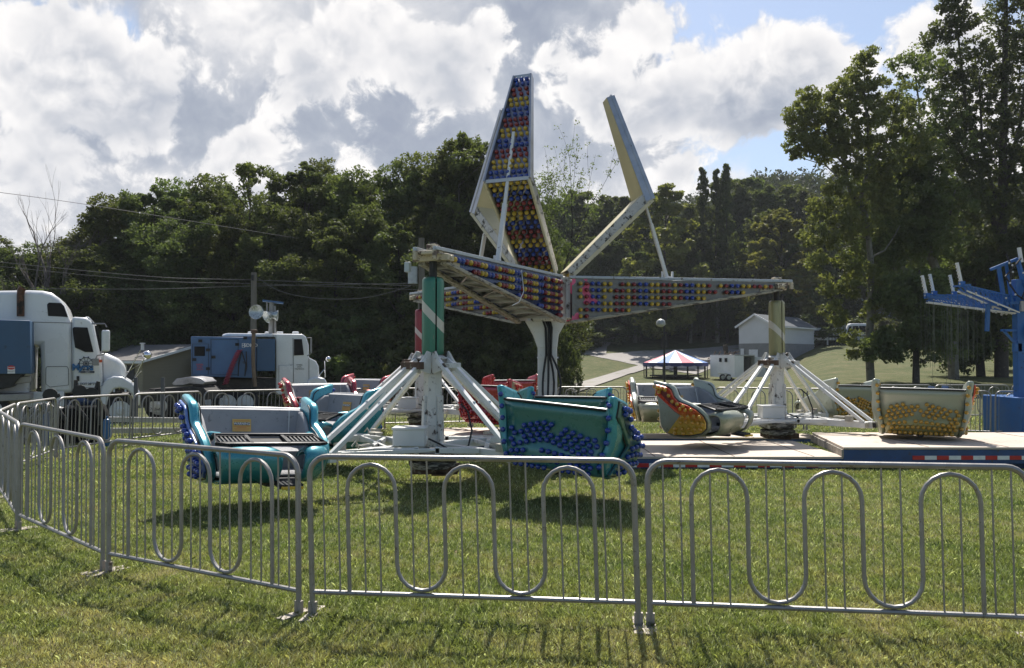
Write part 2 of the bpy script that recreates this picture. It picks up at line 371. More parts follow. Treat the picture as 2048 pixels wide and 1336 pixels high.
ZT = 3.2
def sweep_h(r): return .78 - (r - .4) / 4.2 * .64      # depth of the panel at radius r
def sweep_w(r): return .84 - (r - .4) / 4.2 * .5
cols3 = ['yellow', 'red', 'blue', 'blue', 'yellow', 'yellow', 'red', 'red']
ALLB = []
fin_prof_up = [(1.24, 6.74), (1.96, 4.72)]        # outer face of the upper leaf, top to knee
fin_prof_lo = [(1.96, 4.72), (.42, 3.26)]
def lerp(a, b, t): return a + (b - a) * t
for k, a in enumerate(ANG):
    arm = empty('sweep_arm', (0, 0, 0), a); arm.parent = tower
    near = 1 if k in (0, 2) else -1
    # the skin: both sides, tapered
    for s in (-1, 1):
        b = MB()
        rows = []
        for i in range(25):
            r = .4 + i * 4.15 / 24; w = sweep_w(r) / 2 - .012
            rows.append([Vector((r, s * w, ZT - sweep_h(r) * q / 4 - .01)) for q in range(5)])
        b.sheet(rows)
        b.build('side_panel', PINKP if k == 1 else (mat('blue_backed_panel', (.03, .06, .16), .25, .5, .3, 3., (.3, .3, .32), .2, 6.) if k == 0 else MIRRORP), arm, solid=.012)
    b = MB(); rows = []
    for i in range(15):
        r = .4 + i * 4.15 / 14; w = sweep_w(r) / 2 - .03
        rows.append([Vector((r, q * w / 2, ZT - sweep_h(r) + .03 + (.03 if (q % 2) else 0))) for q in range(-2, 3)])
    b.sheet(rows); b.build('underside', mat('grimy_grey_underside', (.30, .30, .29), .5, .3, .2, 5., (.05, .045, .04), .5, 6.), arm, solid=.01)
    b = MB()
    for i in range(9):
        r = .6 + i * .46; w = sweep_w(r) / 2 - .04; z = ZT - sweep_h(r) + .01
        b.bar((r, -w, z), (r, w, z), .05, .04)
    for i in range(8):
        r0 = .6 + i * .46; r1 = r0 + .46; s = 1 if i % 2 else -1
        b.bar((r0, s * (sweep_w(r0) / 2 - .06), ZT - sweep_h(r0)), (r1, -s * (sweep_w(r1) / 2 - .06), ZT - sweep_h(r1)), .03, .03)
    b.build('underside_brace', SILVER, arm)
    for s in (-1, 1):
        b = MB()
        b.bar((.36, s * sweep_w(.36) / 2, ZT + .02), (4.85, s * sweep_w(4.85) / 2, ZT + .02), .06, .05)
        b.build('top_rail', mat('grey_painted_rail', (.38, .42, .46), .4, .2, .1, 5., (.15, .12, .1), .3, 12.), arm, bevel=.006)
        b = MB()
        b.bar((.36, s * (sweep_w(.4) / 2 + .02), ZT - sweep_h(.36) - .03), (4.62, s * sweep_w(4.62) / 2, ZT - sweep_h(4.62) - .02), .11, .05)
        b.build('bottom_rail', mat('streaked_cream_rail', (.33, .31, .25), .5, .2, .15, 5., (.07, .06, .05), .55, 10., stretch=(.5, 3, 3)), arm, bevel=.006)
    b = MB(); b.box((4.55, 0, 3.17), (.5, .34, .05)); b.box((4.6, 0, 3.11), (.2, .56, .09)); b.box((4.6, 0, 3.25), (.16, .14, .1)); b.box((4.84, .15, 3.13), (.07, .05, .13)); b.box((4.84, -.15, 3.13), (.07, .05, .13))
    b.box((4.32, .19, 3.06), (.3, .03, .12)); b.box((4.32, -.19, 3.06), (.3, .03, .12)); b.cyl((4.6, -.3, 3.11), (4.6, .3, 3.11), .03, n=8)
    b.build('end_bracket', mat('rusty_cream_bracket', (.5, .44, .32), .55, .1, .15, 5., (.09, .06, .045), .5, 9.), arm, bevel=.01)
    b = MB(); b.cyl((4.6, 0, 2.7), (4.6, 0, 3.33), .055); b.build('shaft', DARK, arm, True)
    if k == 0:
        MB().box((4.78, -.30, 2.98), (.07, .08, .14)).build('junction_box', mat('grey_box', (.45, .5, .52), .45), arm, bevel=.01)
        MB().tube([(2.3, .40, 3.15), (2.35, .46, 2.8), (2.5, .44, 2.62), (2.7, .40, 2.55)], .007, 5).build('wire', WINK, arm)
    for s in (-1, 1):
        for i in range(34):
            r = .55 + i * .116; w = sweep_w(r) / 2; q = 0
            while True:
                z = ZT - .085 - q * .122
                if z < ZT - sweep_h(r) + .04: break
                if not (random.random() < .03):
                    ALLB.append((k, arm, Vector((r, s * w, z)), Vector((0, s, -.25)), cols3[(i + (0 if k else 3)) % 8] if i > 1 or k else 'red', s == near))
                q += 1
    # the folded fin
    fin = empty('light_fin', (0, 0, 0), 0); fin.parent = arm
    for (r0, z0), (r1, z1), w0, w1, nm in ((fin_prof_up[0], fin_prof_up[1], .32, .84, 'upper_leaf'), (fin_prof_lo[0], fin_prof_lo[1], .80, .66, 'lower_leaf')):
        d = Vector((r1 - r0, 0, z1 - z0)).normalized(); nrm = Vector((-d.z, 0, d.x))   # points outward from the hub
        if nrm.x < 0: nrm = -nrm
        t0, t1 = ((.11, .15) if nm == 'upper_leaf' else (.2, .14))
        P0, P1 = Vector((r0, 0, z0)), Vector((r1, 0, z1))
        b = MB(); rows = []
        for i in range(9):
            t = i / 8; p = P0.lerp(P1, t) - nrm * .075; w = lerp(w0, w1, t) / 2
            rows.append([p + Vector((0, -w + .01, 0)), p + Vector((0, 0, 0)), p + Vector((0, w - .01, 0))])
        b.sheet(rows)
        b.build('bulb_panel', mat('pale_violet_panel', (.42, .43, .52), .3, .35, .12, 3., (.25, .25, .3), .15) if nm == 'upper_leaf' else mat('crinkled_dark_mirror', (.30, .29, .30), .16, .85, .4, 5., (.06, .05, .05), .45, 4., .9, 6.), arm, solid=.01)
        # back skin in cream and side plates
        b = MB(); rows = []
        for i in range(5):
            t = i / 4; p = P0.lerp(P1, t) - nrm * lerp(t0, t1, t); w = lerp(w0, w1, t) / 2 - .006
            rows.append([p + Vector((0, -w, 0)), p + Vector((0, w, 0))])
        b.sheet(rows); b.build('back_skin', CREAM, arm, solid=.01)
        for s in (-1, 1):
            b = MB()
            A = [P0 + Vector((0, s * w0 / 2, 0)), P1 + Vector((0, s * w1 / 2, 0)), P1 + Vector((0, s * w1 / 2, 0)) - nrm * t1, P0 + Vector((0, s * w0 / 2, 0)) - nrm * t0]
            b._add(A, [(0, 1, 2, 3)])
            b.build('side_plate', SILVER if nm == 'upper_leaf' else mat('spotted_silver_plate', (.40, .39, .38), .4, .6, .2, 6., (.05, .045, .04), .5, 9.), arm, solid=.012)
            b = MB()
            b.bar(P0 + Vector((0, s * w0 / 2, 0)) + nrm * .01, P1 + Vector((0, s * w1 / 2, 0)) + nrm * .01, .035, .07, up=nrm)
            b.build('edge_flange', SILVER if nm == 'upper_leaf' else mat('cream_edge', (.55, .5, .36), .45, 0, .1, 4., (.2, .15, .1), .25), arm, bevel=.004)
        b = MB(); e = P0 if nm == 'upper_leaf' else P0
        b.bar(e + Vector((0, -w0 / 2, 0)) - nrm * .02, e + Vector((0, w0 / 2, 0)) - nrm * .02, .03, .06); b.build('end_flange', SILVER, arm)
        L = (P1 - P0).length; nrow = int(L / .104); cc = ['blue', 'red', 'yellow']
        for i in range(nrow):
            t = (i + .7) / (nrow + .4); p = P0.lerp(P1, t); w = lerp(w0, w1, t) - .12; nc = max(2, int(w / .105) + (1 if nm == 'upper_leaf' else 0))
            for j in range(nc):
                y = (j - (nc - 1) / 2) * w / max(nc - 1, 1) * .92 + (0.02 if i % 2 else -.02)
                ALLB.append((k, arm, p - nrm * .065 + Vector((0, y, 0)), nrm, cc[(i // 2 + (0 if nm == 'upper_leaf' else 2)) % 3], k != 2))
    b = MB()
    p0, p1 = Vector((2.37, 0, 3.24)), Vector((1.66, 0, 5.62)); pm = p0.lerp(p1, .45)
    b.bar(p0, pm, .075, .06); b.bar(pm, p1, .055, .045); b.box(p0, (.16, .14, .1)); b.box(p0 + Vector((.1, 0, .07)), (.04, .04, .16)); b.box(p0 + Vector((-.1, 0, .07)), (.04, .04, .16))
    b.build('prop_strut', WHITE, arm, bevel=.005)
    for s in (-1, 1): MB().box((.42, s * .3, 3.3), (.1, .05, .14)).build('hinge', CREAM, arm)
    bpy.data.objects.remove(fin)
bpy.context.view_layer.update()
cam_p = Vector((0, 0, EYE))
vis = []
rest = []
for e in ALLB:
    wp = Vector((CX, CY, 0)) + Matrix.Rotation(ANG[e[0]], 3, 'Z') @ e[2]
    (vis if e[5] and (e[0] == 0) else rest).append(((wp - cam_p).length, e))
vis.sort(key=lambda q: q[0]); rest += vis[100:]
for _, e in vis[:100]: bulb(e[4], .043, e[1], e[2], e[3])
b = MB(); order = ['blue', 'yellow', 'red']
for _, e in rest:
    R = Matrix.Rotation(ANG[e[0]], 3, 'Z'); bulb_into(b, order.index(e[4]), .043, R @ e[2], R @ e[3])
o = b.build('bulb', [BULBS[c] for c in order], tower, True, ang=80); o['kind'] = 'stuff'

# ------------------------------------------------------------------ the three spinners under the sweep ends
def stripe_mat(name, col, light, s0, wdt):
    m = mat(name, col, .38, .15, .18, 4., (.2, .2, .16), .12, 6., coat=.3, stretch=(3, 3, .6))
    t = m.node_tree; p = [n for n in t.nodes if n.type == 'BSDF_PRINCIPLED'][0]; old = p.inputs['Base Color'].links[0].from_socket
    tc = N(t, 'ShaderNodeTexCoord'); sx = N(t, 'ShaderNodeSeparateXYZ'); t.links.new(tc.outputs['Object'], sx.inputs[0])
    ma = N(t, 'ShaderNodeMath', operation='MULTIPLY_ADD', inp={1: 1.05}); t.links.new(sx.outputs[0], ma.inputs[0]); t.links.new(sx.outputs[2], ma.inputs[2])
    sb = N(t, 'ShaderNodeMath', operation='SUBTRACT', inp={1: s0}); t.links.new(ma.outputs[0], sb.inputs[0])
    ab = N(t, 'ShaderNodeMath', operation='ABSOLUTE'); t.links.new(sb.outputs[0], ab.inputs[0])
    lt = N(t, 'ShaderNodeMath', operation='LESS_THAN', inp={1: wdt}); t.links.new(ab.outputs[0], lt.inputs[0])
    mx = N(t, 'ShaderNodeMix', data_type='RGBA'); t.links.new(lt.outputs[0], mx.inputs[0]); t.links.new(old, mx.inputs[6]); mx.inputs[7].default_value = rgb(light); t.links.new(mx.outputs[2], p.inputs['Base Color'])
    return m
SP = [(CX + RS * cos(a), CY + RS * sin(a)) for a in ANG]
spin_lab = ['white spider-legged spinner frame with green striped cowl, nearest of the three', 'white spider-legged spinner frame with dull gold striped cowl, right of the tower', 'white spinner frame with red striped cowl, half hidden behind the green one']
cowl_m = [stripe_mat('green_cowl', (.03, .17, .11), (.5, .48, .42), 2.30, .075), stripe_mat('gold_cowl', (.27, .26, .13), (.5, .48, .42), 2.22, .075), stripe_mat('red_cowl', (.26, .015, .03), (.6, .5, .48), 2.22, .07)]
for k in range(3):
    x, y = SP[k]
    root = empty('spinner_frame', (x, y, 0), 0, spin_lab[k], 'spinner frame', 'spinner frames at the ends of the sweeps')
    # cowl: two half shells with a gap
    for s, (a0, an) in enumerate(((radians(170), radians(118)), (radians(296), radians(55)), (radians(0), radians(160)))):
        b = MB(); b.lathe([(.135, 1.765), (.148, 1.78), (.15, 1.84), (.15, 2.76), (.146, 2.81), (.12, 2.84)], n=14, ang=an, a0=a0)
        b.build('cowl', cowl_m[k], root, True, solid=.008)
    MB().cyl((0, 0, 1.7), (0, 0, 2.84), .085, n=12).build('spindle', DARK, root, True)
    b = MB()
    b.lathe([(.16, .5), (.15, .7), (.13, 1.5), (.15, 1.62), (.19, 1.66), (.19, 1.74), (.14, 1.76)], n=8, a0=pi / 8)
    for i in range(4):
        an = radians(45 + 90 * i); R = Matrix.Rotation(an, 3, 'Z')
        b.prism([(.1, 1.2), (.17, 1.2), (.19, .5), (.36, .42), (.36, .34), (.1, .34)], lambda q, z, t: R @ Vector((q, t, z)), -.03, .03)
    b.build('mast', WHITE_OLD, root, bevel=.008)
    b = MB(); b.lathe([(.1, .20), (.30, .21), (.33, .25), (.33, .30), (.26, .31), (.36, .36), (.36, .44), (.2, .46)], n=24); b.build('drum', mat('peeling_white_drum', (.38, .36, .33), .6, 0, .2, 6., (.045, .04, .035), .7, 5., .3, stretch=(1, 1, 4)), root, True)
    b = MB(); b.box((.05, .05, .19), (.62, .5, .1)); b.box((.1, -.1, .15), (.2, .2, .06)); b.build('drive_tray', RUST, root, bevel=.01)
    tips = []
    for i in range(4):
        an = radians(45 + 90 * i); R = Matrix.Rotation(an, 3, 'Z')
        b = MB()
        for s in (-1, 1):
            b.bar(R @ Vector((.22, s * .1, 1.70)), R @ Vector((1.76, s * .19, .55)), .064, .056)
            b.box(R @ Vector((1.0, s * .138, 1.11)), (.03, .03, .12), R)
        b.build('diagonal_strut', WHITE, root, bevel=.006)
        b = MB(); b.prism([(.13, 1.80), (.2, 1.82), (.34, 1.62), (.34, 1.56), (.13, 1.5)], lambda q, z, t: R @ Vector((q, t, z)), -.125, -.105)
        b.prism([(.13, 1.80), (.2, 1.82), (.34, 1.62), (.34, 1.56), (.13, 1.5)], lambda q, z, t: R @ Vector((q, t, z)), .105, .125)
        b.cyl(R @ Vector((.2, -.14, 1.72)), R @ Vector((.2, .14, 1.72)), .018, n=8)
        b.build('strut_bracket', WHITE_OLD, root, bevel=.004)
        if i in (0, 2, 3):
            b = MB(); b.box(R @ Vector((.36, 0, 1.62)), (.09, .40 if i == 2 else .26, .10 if i == 2 else .07), R); b.build('head_plate', RUST if i == 2 else WHITE_OLD, root, bevel=.006)
        b = MB(); b.bar(R @ Vector((.2, 0, .50)), R @ Vector((1.86, 0, .50)), .11, .12)
        b.box(R @ Vector((1.74, 0, .50)), (.12, .46, .1), R)
        b.build('spoke_beam', WHITE, root, bevel=.008)
        b = MB(); b.bar(R @ Vector((1.86, 0, .50)), R @ Vector((2.25, 0, .52)), .09, .09); b.build('car_mount', DARK, root, bevel=.006)
        R2 = Matrix.Rotation(an + pi / 2, 3, 'Z')
        b = MB()
        p0 = R @ Vector((1.02, .06, .53)); p1 = R2 @ Vector((1.02, -.06, .53))
        b.bar(p0, p0.lerp(p1, .42), .06, .07); b.bar(p0.lerp(p1, .58), p1, .06, .07); b.cyl(p0.lerp(p1, .4), p0.lerp(p1, .6), .014, n=8); b.box(p0.lerp(p1, .4), (.06, .06, .09)); b.box(p0.lerp(p1, .6), (.06, .06, .09))
        b.bar(R @ Vector((1.55, .1, .53)), R2 @ Vector((.75, -.04, .53)), .045, .05)
        b.build('tie_bar', WHITE, root, bevel=.005)
        b = MB(); b.tube([R @ Vector(q) for q in ((1.3, .12, .58), (1.36, .14, .68), (1.42, .14, .62))], .012, 6); b.box(R @ Vector((1.2, .1, .61)), (.2, .12, .03), R); b.box(R @ Vector((1.45, -.08, .6)), (.12, .1, .1), R)
        b.build('latch', mat('latch_metal', (.4, .38, .33), .5, .3, .2, 9., (.1, .07, .05), .4), root)
    b = MB(); b.box((-.26, -.42, .67), (.42, .34, .22)); b.box((-.26, -.42, .795), (.45, .37, .03)); b.box((-.02, -.6, .67), (.03, .02, .06)); b.build('control_box', WHITE, root, bevel=.012)
    pts = [(.0, -.55, .66), (.15, -.62, .60), (.32, -.62, .5), (.52, -.5, .56), (.56, -.35, .75), (.5, -.25, 1.0), (.4, -.2, 1.1)]
    MB().tube(pts, .013, 6).build('cable', BLACK, root, True)

# ------------------------------------------------------------------ ride cars
WING = [(-.04, .975), (.28, .905), (.33, .885), (.38, .84), (.41, .76), (.43, .69), (.50, .635), (.66, .575), (.82, .49), (.93, .38), (.985, .25), (.96, .12), (.86, .03), (.68, -.03), (.45, -.045), (.25, -.035), (.10, .03), (.03, .13), (.02, .24), (.045, .36), (.05, .5), (.02, .7)]
OUT = [(.0, .79), (.04, .68), (.075, .56), (.09, .45), (.08, .36), (.045, .28), (.03, .20), (.045, .12), (.10, .05), (.2, .0), (.4, -.015), (.6, -.01), (.9, .0)]
def inset(poly, d):
    cx = sum(p[0] for p in poly) / len(poly); cz = sum(p[1] for p in poly) / len(poly); r = []
    for a, b_ in poly:
        v = Vector((cx - a, cz - b_)); v = v.normalized() * d; r.append((a + v.x, b_ + v.y))
    return r
PLATE = [(.04, .90), (.27, .845), (.33, .80), (.37, .68), (.45, .595), (.63, .53), (.78, .45), (.88, .35), (.92, .24), (.90, .13), (.80, .05), (.6, .01), (.36, .005), (.17, .03), (.47, .36), (.38, .42), (.04, .72)]
def make_car(pal):
    """pal: shell, wing, plate materials and bulb colour"""
    root = empty('ride_car')
    W = .68
    # back and floor shell
    b = MB(); n = 10; rows = []
    for i in range(n + 1):
        x = -W + 2 * W * i / n; bow = -.035 * (1 - (x / W) ** 2)
        rows.append([Vector((x, yy + bow, zz)) for yy, zz in OUT])
    b.sheet(rows); b.build('back_shell', pal['back'], root, True, solid=.03, ang=60)
    # front shell in two rounded lobes with a step notch between
    def lobe(x0, x1):
        b = MB(); rows = []; m = 8
        prof = [(.86, .0), (1.05, .02), (1.18, .09), (1.25, .20), (1.27, .30), (1.25, .37), (1.18, .415), (1.08, .42), (.98, .39), (.93, .33)]
        for i in range(m + 1):
            x = lerp(x0, x1, i / m); e = abs(2 * i / m - 1); sc = 1 - .10 * e ** 4; side = max(0, abs(x) / W); pull = .16 * side ** 3
            rows.append([Vector((x, (.86 + (yy - .86) * sc) - pull * (yy - .6), zz * (1 - .12 * e ** 4))) for yy, zz in prof])
        b.sheet(rows)
        return b.build('front_shell', pal['front'], root, True, solid=.03, ang=80)
    lobe(W, -.06); lobe(-.36, -W)
    b = MB(); b.bar((-.21, .84, .03), (-.21, 1.24, -.02), .33, .05); b.build('toe_sill', mat('dark_foot_mat', (.03, .032, .034), .8), root)
    b = MB(); b.bar((-.36, 1.27, -.03), (-.06, 1.27, -.03), .05, .03); b.build('step', YEL, root, bevel=.006)
    # wings
    for s in (-1, 1):
        b = MB(); b.prism(WING, lambda a, z, t: Vector((t, a, z)), s * W, s * (W + .115))
        b.build('side_wing', pal['wing'], root, True, bevel=.034, ang=50)
        b = MB(); b.tube([Vector((s * (W - .006), a, z)) for a, z in inset(WING, .035)[1:12]], .009, 6); b.build('piping', BLACK, root, True)
    # arrow plate on the outboard (right-hand) side
    b = MB(); b.prism(PLATE, lambda a, z, t: Vector((t, a, z)), W + .11, W + .158); b.build('arrow_plate', pal['plate'], root, bevel=.012)
    b = MB(); b.prism([(.10, .83), (.22, .80), (.40, .55), (.43, .48), (.30, .56), (.11, .76)], lambda a, z, t: Vector((t, a, z)), W + .157, W + .161); b.build('plate_slot', pal['slot'], root)
    b = MB(); pl = inset(PLATE, -.012); b.tube([Vector((W + .12, a, z)) for a, z in pl], .008, 6, closed=True); b.build('plate_trim', pal['trim'], root, True)
    # lining
    b = MB(); rows = []
    LIN = [(.02, .80), (.06, .785), (.10, .62), (.13, .45), (.16, .39), (.17, .34), (.5, .33), (.56, .31), (.57, .1), (.9, .07)]
    for i in range(13):
        x = -W + 2 * W * i / 12; e = abs(x / W) ** 6
        rows.append([Vector((x * (.995), yy + (.07 * e if j < 6 else 0), zz)) for j, (yy, zz) in enumerate(LIN)])
    b.sheet(rows); b.build('seat_lining', GREYLIN, root, True, solid=.02, ang=50)
    for s in (-1, 1):
        b = MB(); prof = [(.05, .78), (.2, .78), (.34, .70), (.46, .58), (.56, .44), (.60, .3), (.60, .1), (.1, .1)]
        b.prism(prof, lambda a, z, t: Vector((t, a, z)), s * (W - .065), s * (W - .003)); b.build('side_lining', GREYLIN, root, True, bevel=.03, ang=60)
    b = MB(); b.tube([(-.5, .118, .79), (-.5, .16, .62), (-.5, .2, .4)], .006, 5); b.tube([(-W, -.0, .805), (-.3, -.03, .81), (.3, -.03, .81), (W, 0, .805)], .016, 8); bb = MB(); bb.tube([(-W, -.022, .80), (-.3, -.055, .805), (.3, -.055, .805), (W, -.022, .80)], .017, 8); bb.build('back_edge_trim', BLACK, root, True); b.build('edge_strip', mat('white_edge_strip', (.6, .6, .58), .4, .2), root, True)
    st = MB().box((.10, .128, .60), (.235, .004, .155), Matrix.Rotation(.2, 3, 'X')).build('warning_sticker', STICK, root)
    MB().box((.10, .1295, .618), (.20, .005, .034), Matrix.Rotation(.2, 3, 'X')).build('black_band', INK, st)
    text('WARNING', .040, WINK, st, (.10, .1335, .619), (radians(90) - .2, 0, pi), extrude=.0008, bold=.0006)
    ml = MB()
    for q in range(5):
        ww = (.19, .21, .12, .2, .17)[q]; zz = (.655, .585, .572, .556, .541)[q]
        ml.box((.10, .1295 + (.6 - zz) * .2, zz), (ww, .004, .0035), Matrix.Rotation(.2, 3, 'X'))
    ml.build('small_print', REDINK, st)
    # lap bar: black slotted tray
    b = MB()
    z0, z1, ya, yb = .50, .455, .74, 1.10
    c = [Vector((-.60, ya, z0 + .03)), Vector((.60, ya, z0 + .03)), Vector((.66, yb - .05, z1)), Vector((.56, yb, z1)), Vector((-.56, yb, z1)), Vector((-.66, yb - .05, z1))]
    b.tube(c, .022, 8, closed=True)
    for x in (-.2, .24): b.bar((x, ya, z0 + .02), (x + .03, yb, z1 + .01), .04, .035)
    for s, x0, x1 in ((1, .27, .60), (-1, -.58, -.22)):
        for i in range(8):
            x = lerp(x0, x1, i / 7); b.bar((x, ya + .08, z0 + .012), (x, yb - .07, z1 + .01), .02, .02)
        b.bar((x0, ya + .06, z0 + .015), (x1, ya + .06, z0 + .015), .05, .03); b.bar((x0, yb - .05, z1 + .01), (x1, yb - .05, z1 + .01), .06, .03)
    b.sheet([[Vector((-.19, ya, z0)), Vector((-.19, yb, z1 - .02))], [Vector((.25, ya, z0)), Vector((.25, yb, z1 - .02))]])
    b.build('lap_bar', BLACKP, root, True, ang=30)
    for s in (-1, 1):
        b = MB(); b.tube([(s * .60, ya, z0 + .03), (s * .64, .6, .44), (s * .64, .45, .40)], .03, 8); b.build('bar_hinge', BLACKP, root, True)
        b = MB(); b.tube([(s * .52, .72, .53), (s * .6, .62, .52), (s * .66, .5, .50)], [.03, .045, .04], 8); b.build('arm_cover', pal['front'], root, True)
    b = MB(); b.bar((-.5, .5, -.02), (.5, .5, -.02), .12, .05); b.bar((0, .1, -.02), (0, 1.0, -.02), .1, .05); b.build('under_frame', DARK, root)
    col = pal['bulb']
    BR = .034
    for s in (-1, 1):
        for i in range(6):
            z = .86 - i * .145; yy = np.interp(z, [.05, .2, .36, .5, .7, .955], [.08, .025, .045, .05, .02, -.03])
            bulb(col, BR, root, (s * (W + .04), yy, z), (0, -1, -.1))
    def backy(x, z): return float(np.interp(z, [0.0, .05, .12, .20, .28, .36, .45, .56, .68, .79], [.2, .10, .045, .03, .045, .08, .09, .075, .04, 0])) - .035 * (1 - (x / W) ** 2) - .012
    for row in range(8):
        for i in range(13):
            x = -.6 + i * .097 + (.045 if row % 2 else 0)
            if abs(x) > .61: continue
            hump = .14 * (1 - min(1, abs((x + .10) / .58)) ** 1.2)
            z = .43 + hump - row * .066 if row < 4 else .43 + hump * (.5 if row == 4 else .2 if row == 5 else 0) - row * .064
            if z < .02 or random.random() < .09: continue
            bulb(col, BR, root, (x, backy(x, z), z), (0, -1, -.6 if z < .1 else 0))
    pb = [(.09, .83), (.16, .82), (.24, .80), (.12, .765), (.30, .70), (.36, .60), (.45, .555), (.56, .52), (.50, .47), (.60, .45), (.70, .46), (.52, .33), (.63, .34), (.74, .35), (.84, .34), (.47, .23), (.58, .24), (.70, .24), (.80, .23), (.87, .22), (.36, .12), (.48, .12), (.60, .13), (.72, .12), (.82, .12), (.34, .04), (.5, .04), (.64, .05)]
    for a, z in pb: bulb(pal['pbulb'], BR, root, (W + .156, a, z), (1, 0, 0))
    # the hull draws in towards its keel and flares at the top of the wings
    def k(z): return .80 + .14 * float(smooth(-.05, .55, z)) + .035 * max(0, z - .6) / .35
    done = set()
    def warp(o):
        for ch in o.children:
            if ch.name.startswith('bulb'):
                ch.location.x *= k(ch.location.z); ch.location.z *= .96; continue
            if ch.data and ch.data.name not in done:
                done.add(ch.data.name); off = ch.location
                if off.length > 1e-6:
                    ch.location.x *= k(off.z); ch.location.z *= .96
                else:
                    for v in ch.data.vertices: v.co.x *= k(v.co.z); v.co.z *= .96
            warp(ch)
    warp(root)
    return root
TEAL_W = two_tone('teal_sparkle_paint', (.02, .19, .23), (.065, .35, .43), 2, .1, .7, .30, .25, .5, .5)
TEAL_B = two_tone('teal_back_paint', (.06, .25, .31), (.035, .175, .18), 2, .05, .25, .3, .2, .6, .25)
GOLD_W = two_tone('pale_sage_sparkle_paint', (.20, .21, .12), (.42, .45, .38), 2, .05, .55, .34, .2, .4, .3)
GOLD_B = two_tone('sage_back_with_yellow_spray', (.27, .25, .10), (.33, .35, .28), 2, .3, .5, .36, .2, .4, .2)
RED_W = two_tone('red_sparkle_paint', (.28, .010, .014), (.42, .035, .05), 2, .1, .7, .25, .3, .8, .3)
pals = [dict(back=TEAL_B, front=TEAL_W, wing=TEAL_W, plate=two_tone('teal_green_plate', (.02, .12, .14), (.10, .20, .17), 2, .2, .7, .3, .2, .5), trim=BLACK, slot=mat('dark_teal_slot', (.012, .05, .06), .4), bulb='blue', pbulb='blue'),
        dict(back=GOLD_B, front=GOLD_W, wing=GOLD_W, plate=two_tone('orange_to_yellow_plate', (.50, .32, .02), (.62, .06, .015), 2, .22, .45, .25, .1, .8), trim=BLACK, slot=mat('dark_red_slot', (.16, .02, .015), .4), bulb='amber', pbulb='amber'),
        dict(back=RED_W, front=RED_W, wing=RED_W, plate=two_tone('red_and_cream_plate', (.30, .012, .014), (.42, .34, .22), 2, .3, .55, .3, .1, .6), trim=mat('cream_trim', (.5, .42, .28), .5), slot=mat('cream_slot', (.45, .38, .26), .5), bulb='redl', pbulb='redl')]
plate_blue = two_tone('violet_blue_plate', (.03, .08, .30), (.16, .25, .55), 2, .1, .7, .3, .1, .6)
protos = [make_car(p) for p in pals]
rc = 2.62
# facing angle of each car, cluster by cluster: positions at 225, 315, 45 and 135 degrees round the spindle
place = [
    (0, 225, -56, (0, -3), 'teal ride car facing the front fence, grey seat with warning sticker, at the far left', 0, 0, .0),
    (0, 315, 60, (-1, 4), 'teal ride car seen from its back, covered in blue bulbs, in front of the tower', -.05, .35, .09),
    (0, 45, 118, (0, 2), 'teal ride car turned away, just behind the bulb-covered teal one', -.12, .0, .0),
    (0, 135, 228, (0, 0), 'teal ride car with plain smooth side toward us, behind the left white struts', 0, 0, 0),
    (1, 225, -40, (1, 0), 'sage green ride car with orange and yellow arrow plate on its side', 0, 0, .06),
    (1, 315, 70, (0, 1), 'sage ride car seen from its back with rows of amber bulbs, over the raised deck', 0, 0, .08),
    (1, 45, 122, (0, 2), 'sage ride car turned away behind the right white struts', 0, 0, 0),
    (1, 135, -96, (0, 0), 'sage ride car facing us, just behind the one with the orange plate', 0, 0, 0),
    (2, 225, -62, (0, 0), 'red ride car with grey seat, behind the leftmost teal car', 0, 0, 0),
    (2, 315, 50, (-2, 0), 'dark red ride car seen from its back, left of the white column', 0, 0, 0),
    (2, 45, 128, (0, 1), 'farthest dark red ride car, against the white column', 0, 0, 0),
    (2, 135, 236, (0, 0), 'red ride car with smooth wing toward us, farthest of the left-hand cars', 0, 0, 0),
]
seen = set()
for k, pa, fa, (tx, ty), lab, ox, oy, oz in place:
    first = k not in seen; seen.add(k)
    c = protos[k] if first else copy_tree(protos[k])
    x = SP[k][0] + rc * cos(radians(pa)) + ox; y = SP[k][1] + rc * sin(radians(pa)) + oy
    f = radians(fa); off = Vector((cos(f), sin(f), 0)) * -.55          # the car's origin is its back edge
    c.location = (x + off.x, y + off.y, (.34 if k < 2 else .36) + oz)
    c.rotation_euler = (radians(tx), radians(ty), f - pi / 2)
    tag(c, lab, 'ride car', 'ride cars of the spinning ride')
for ch in protos[0].children:
    if ch.name.startswith('arrow_plate'): ch.data = ch.data.copy(); ch.data.materials[0] = plate_blue
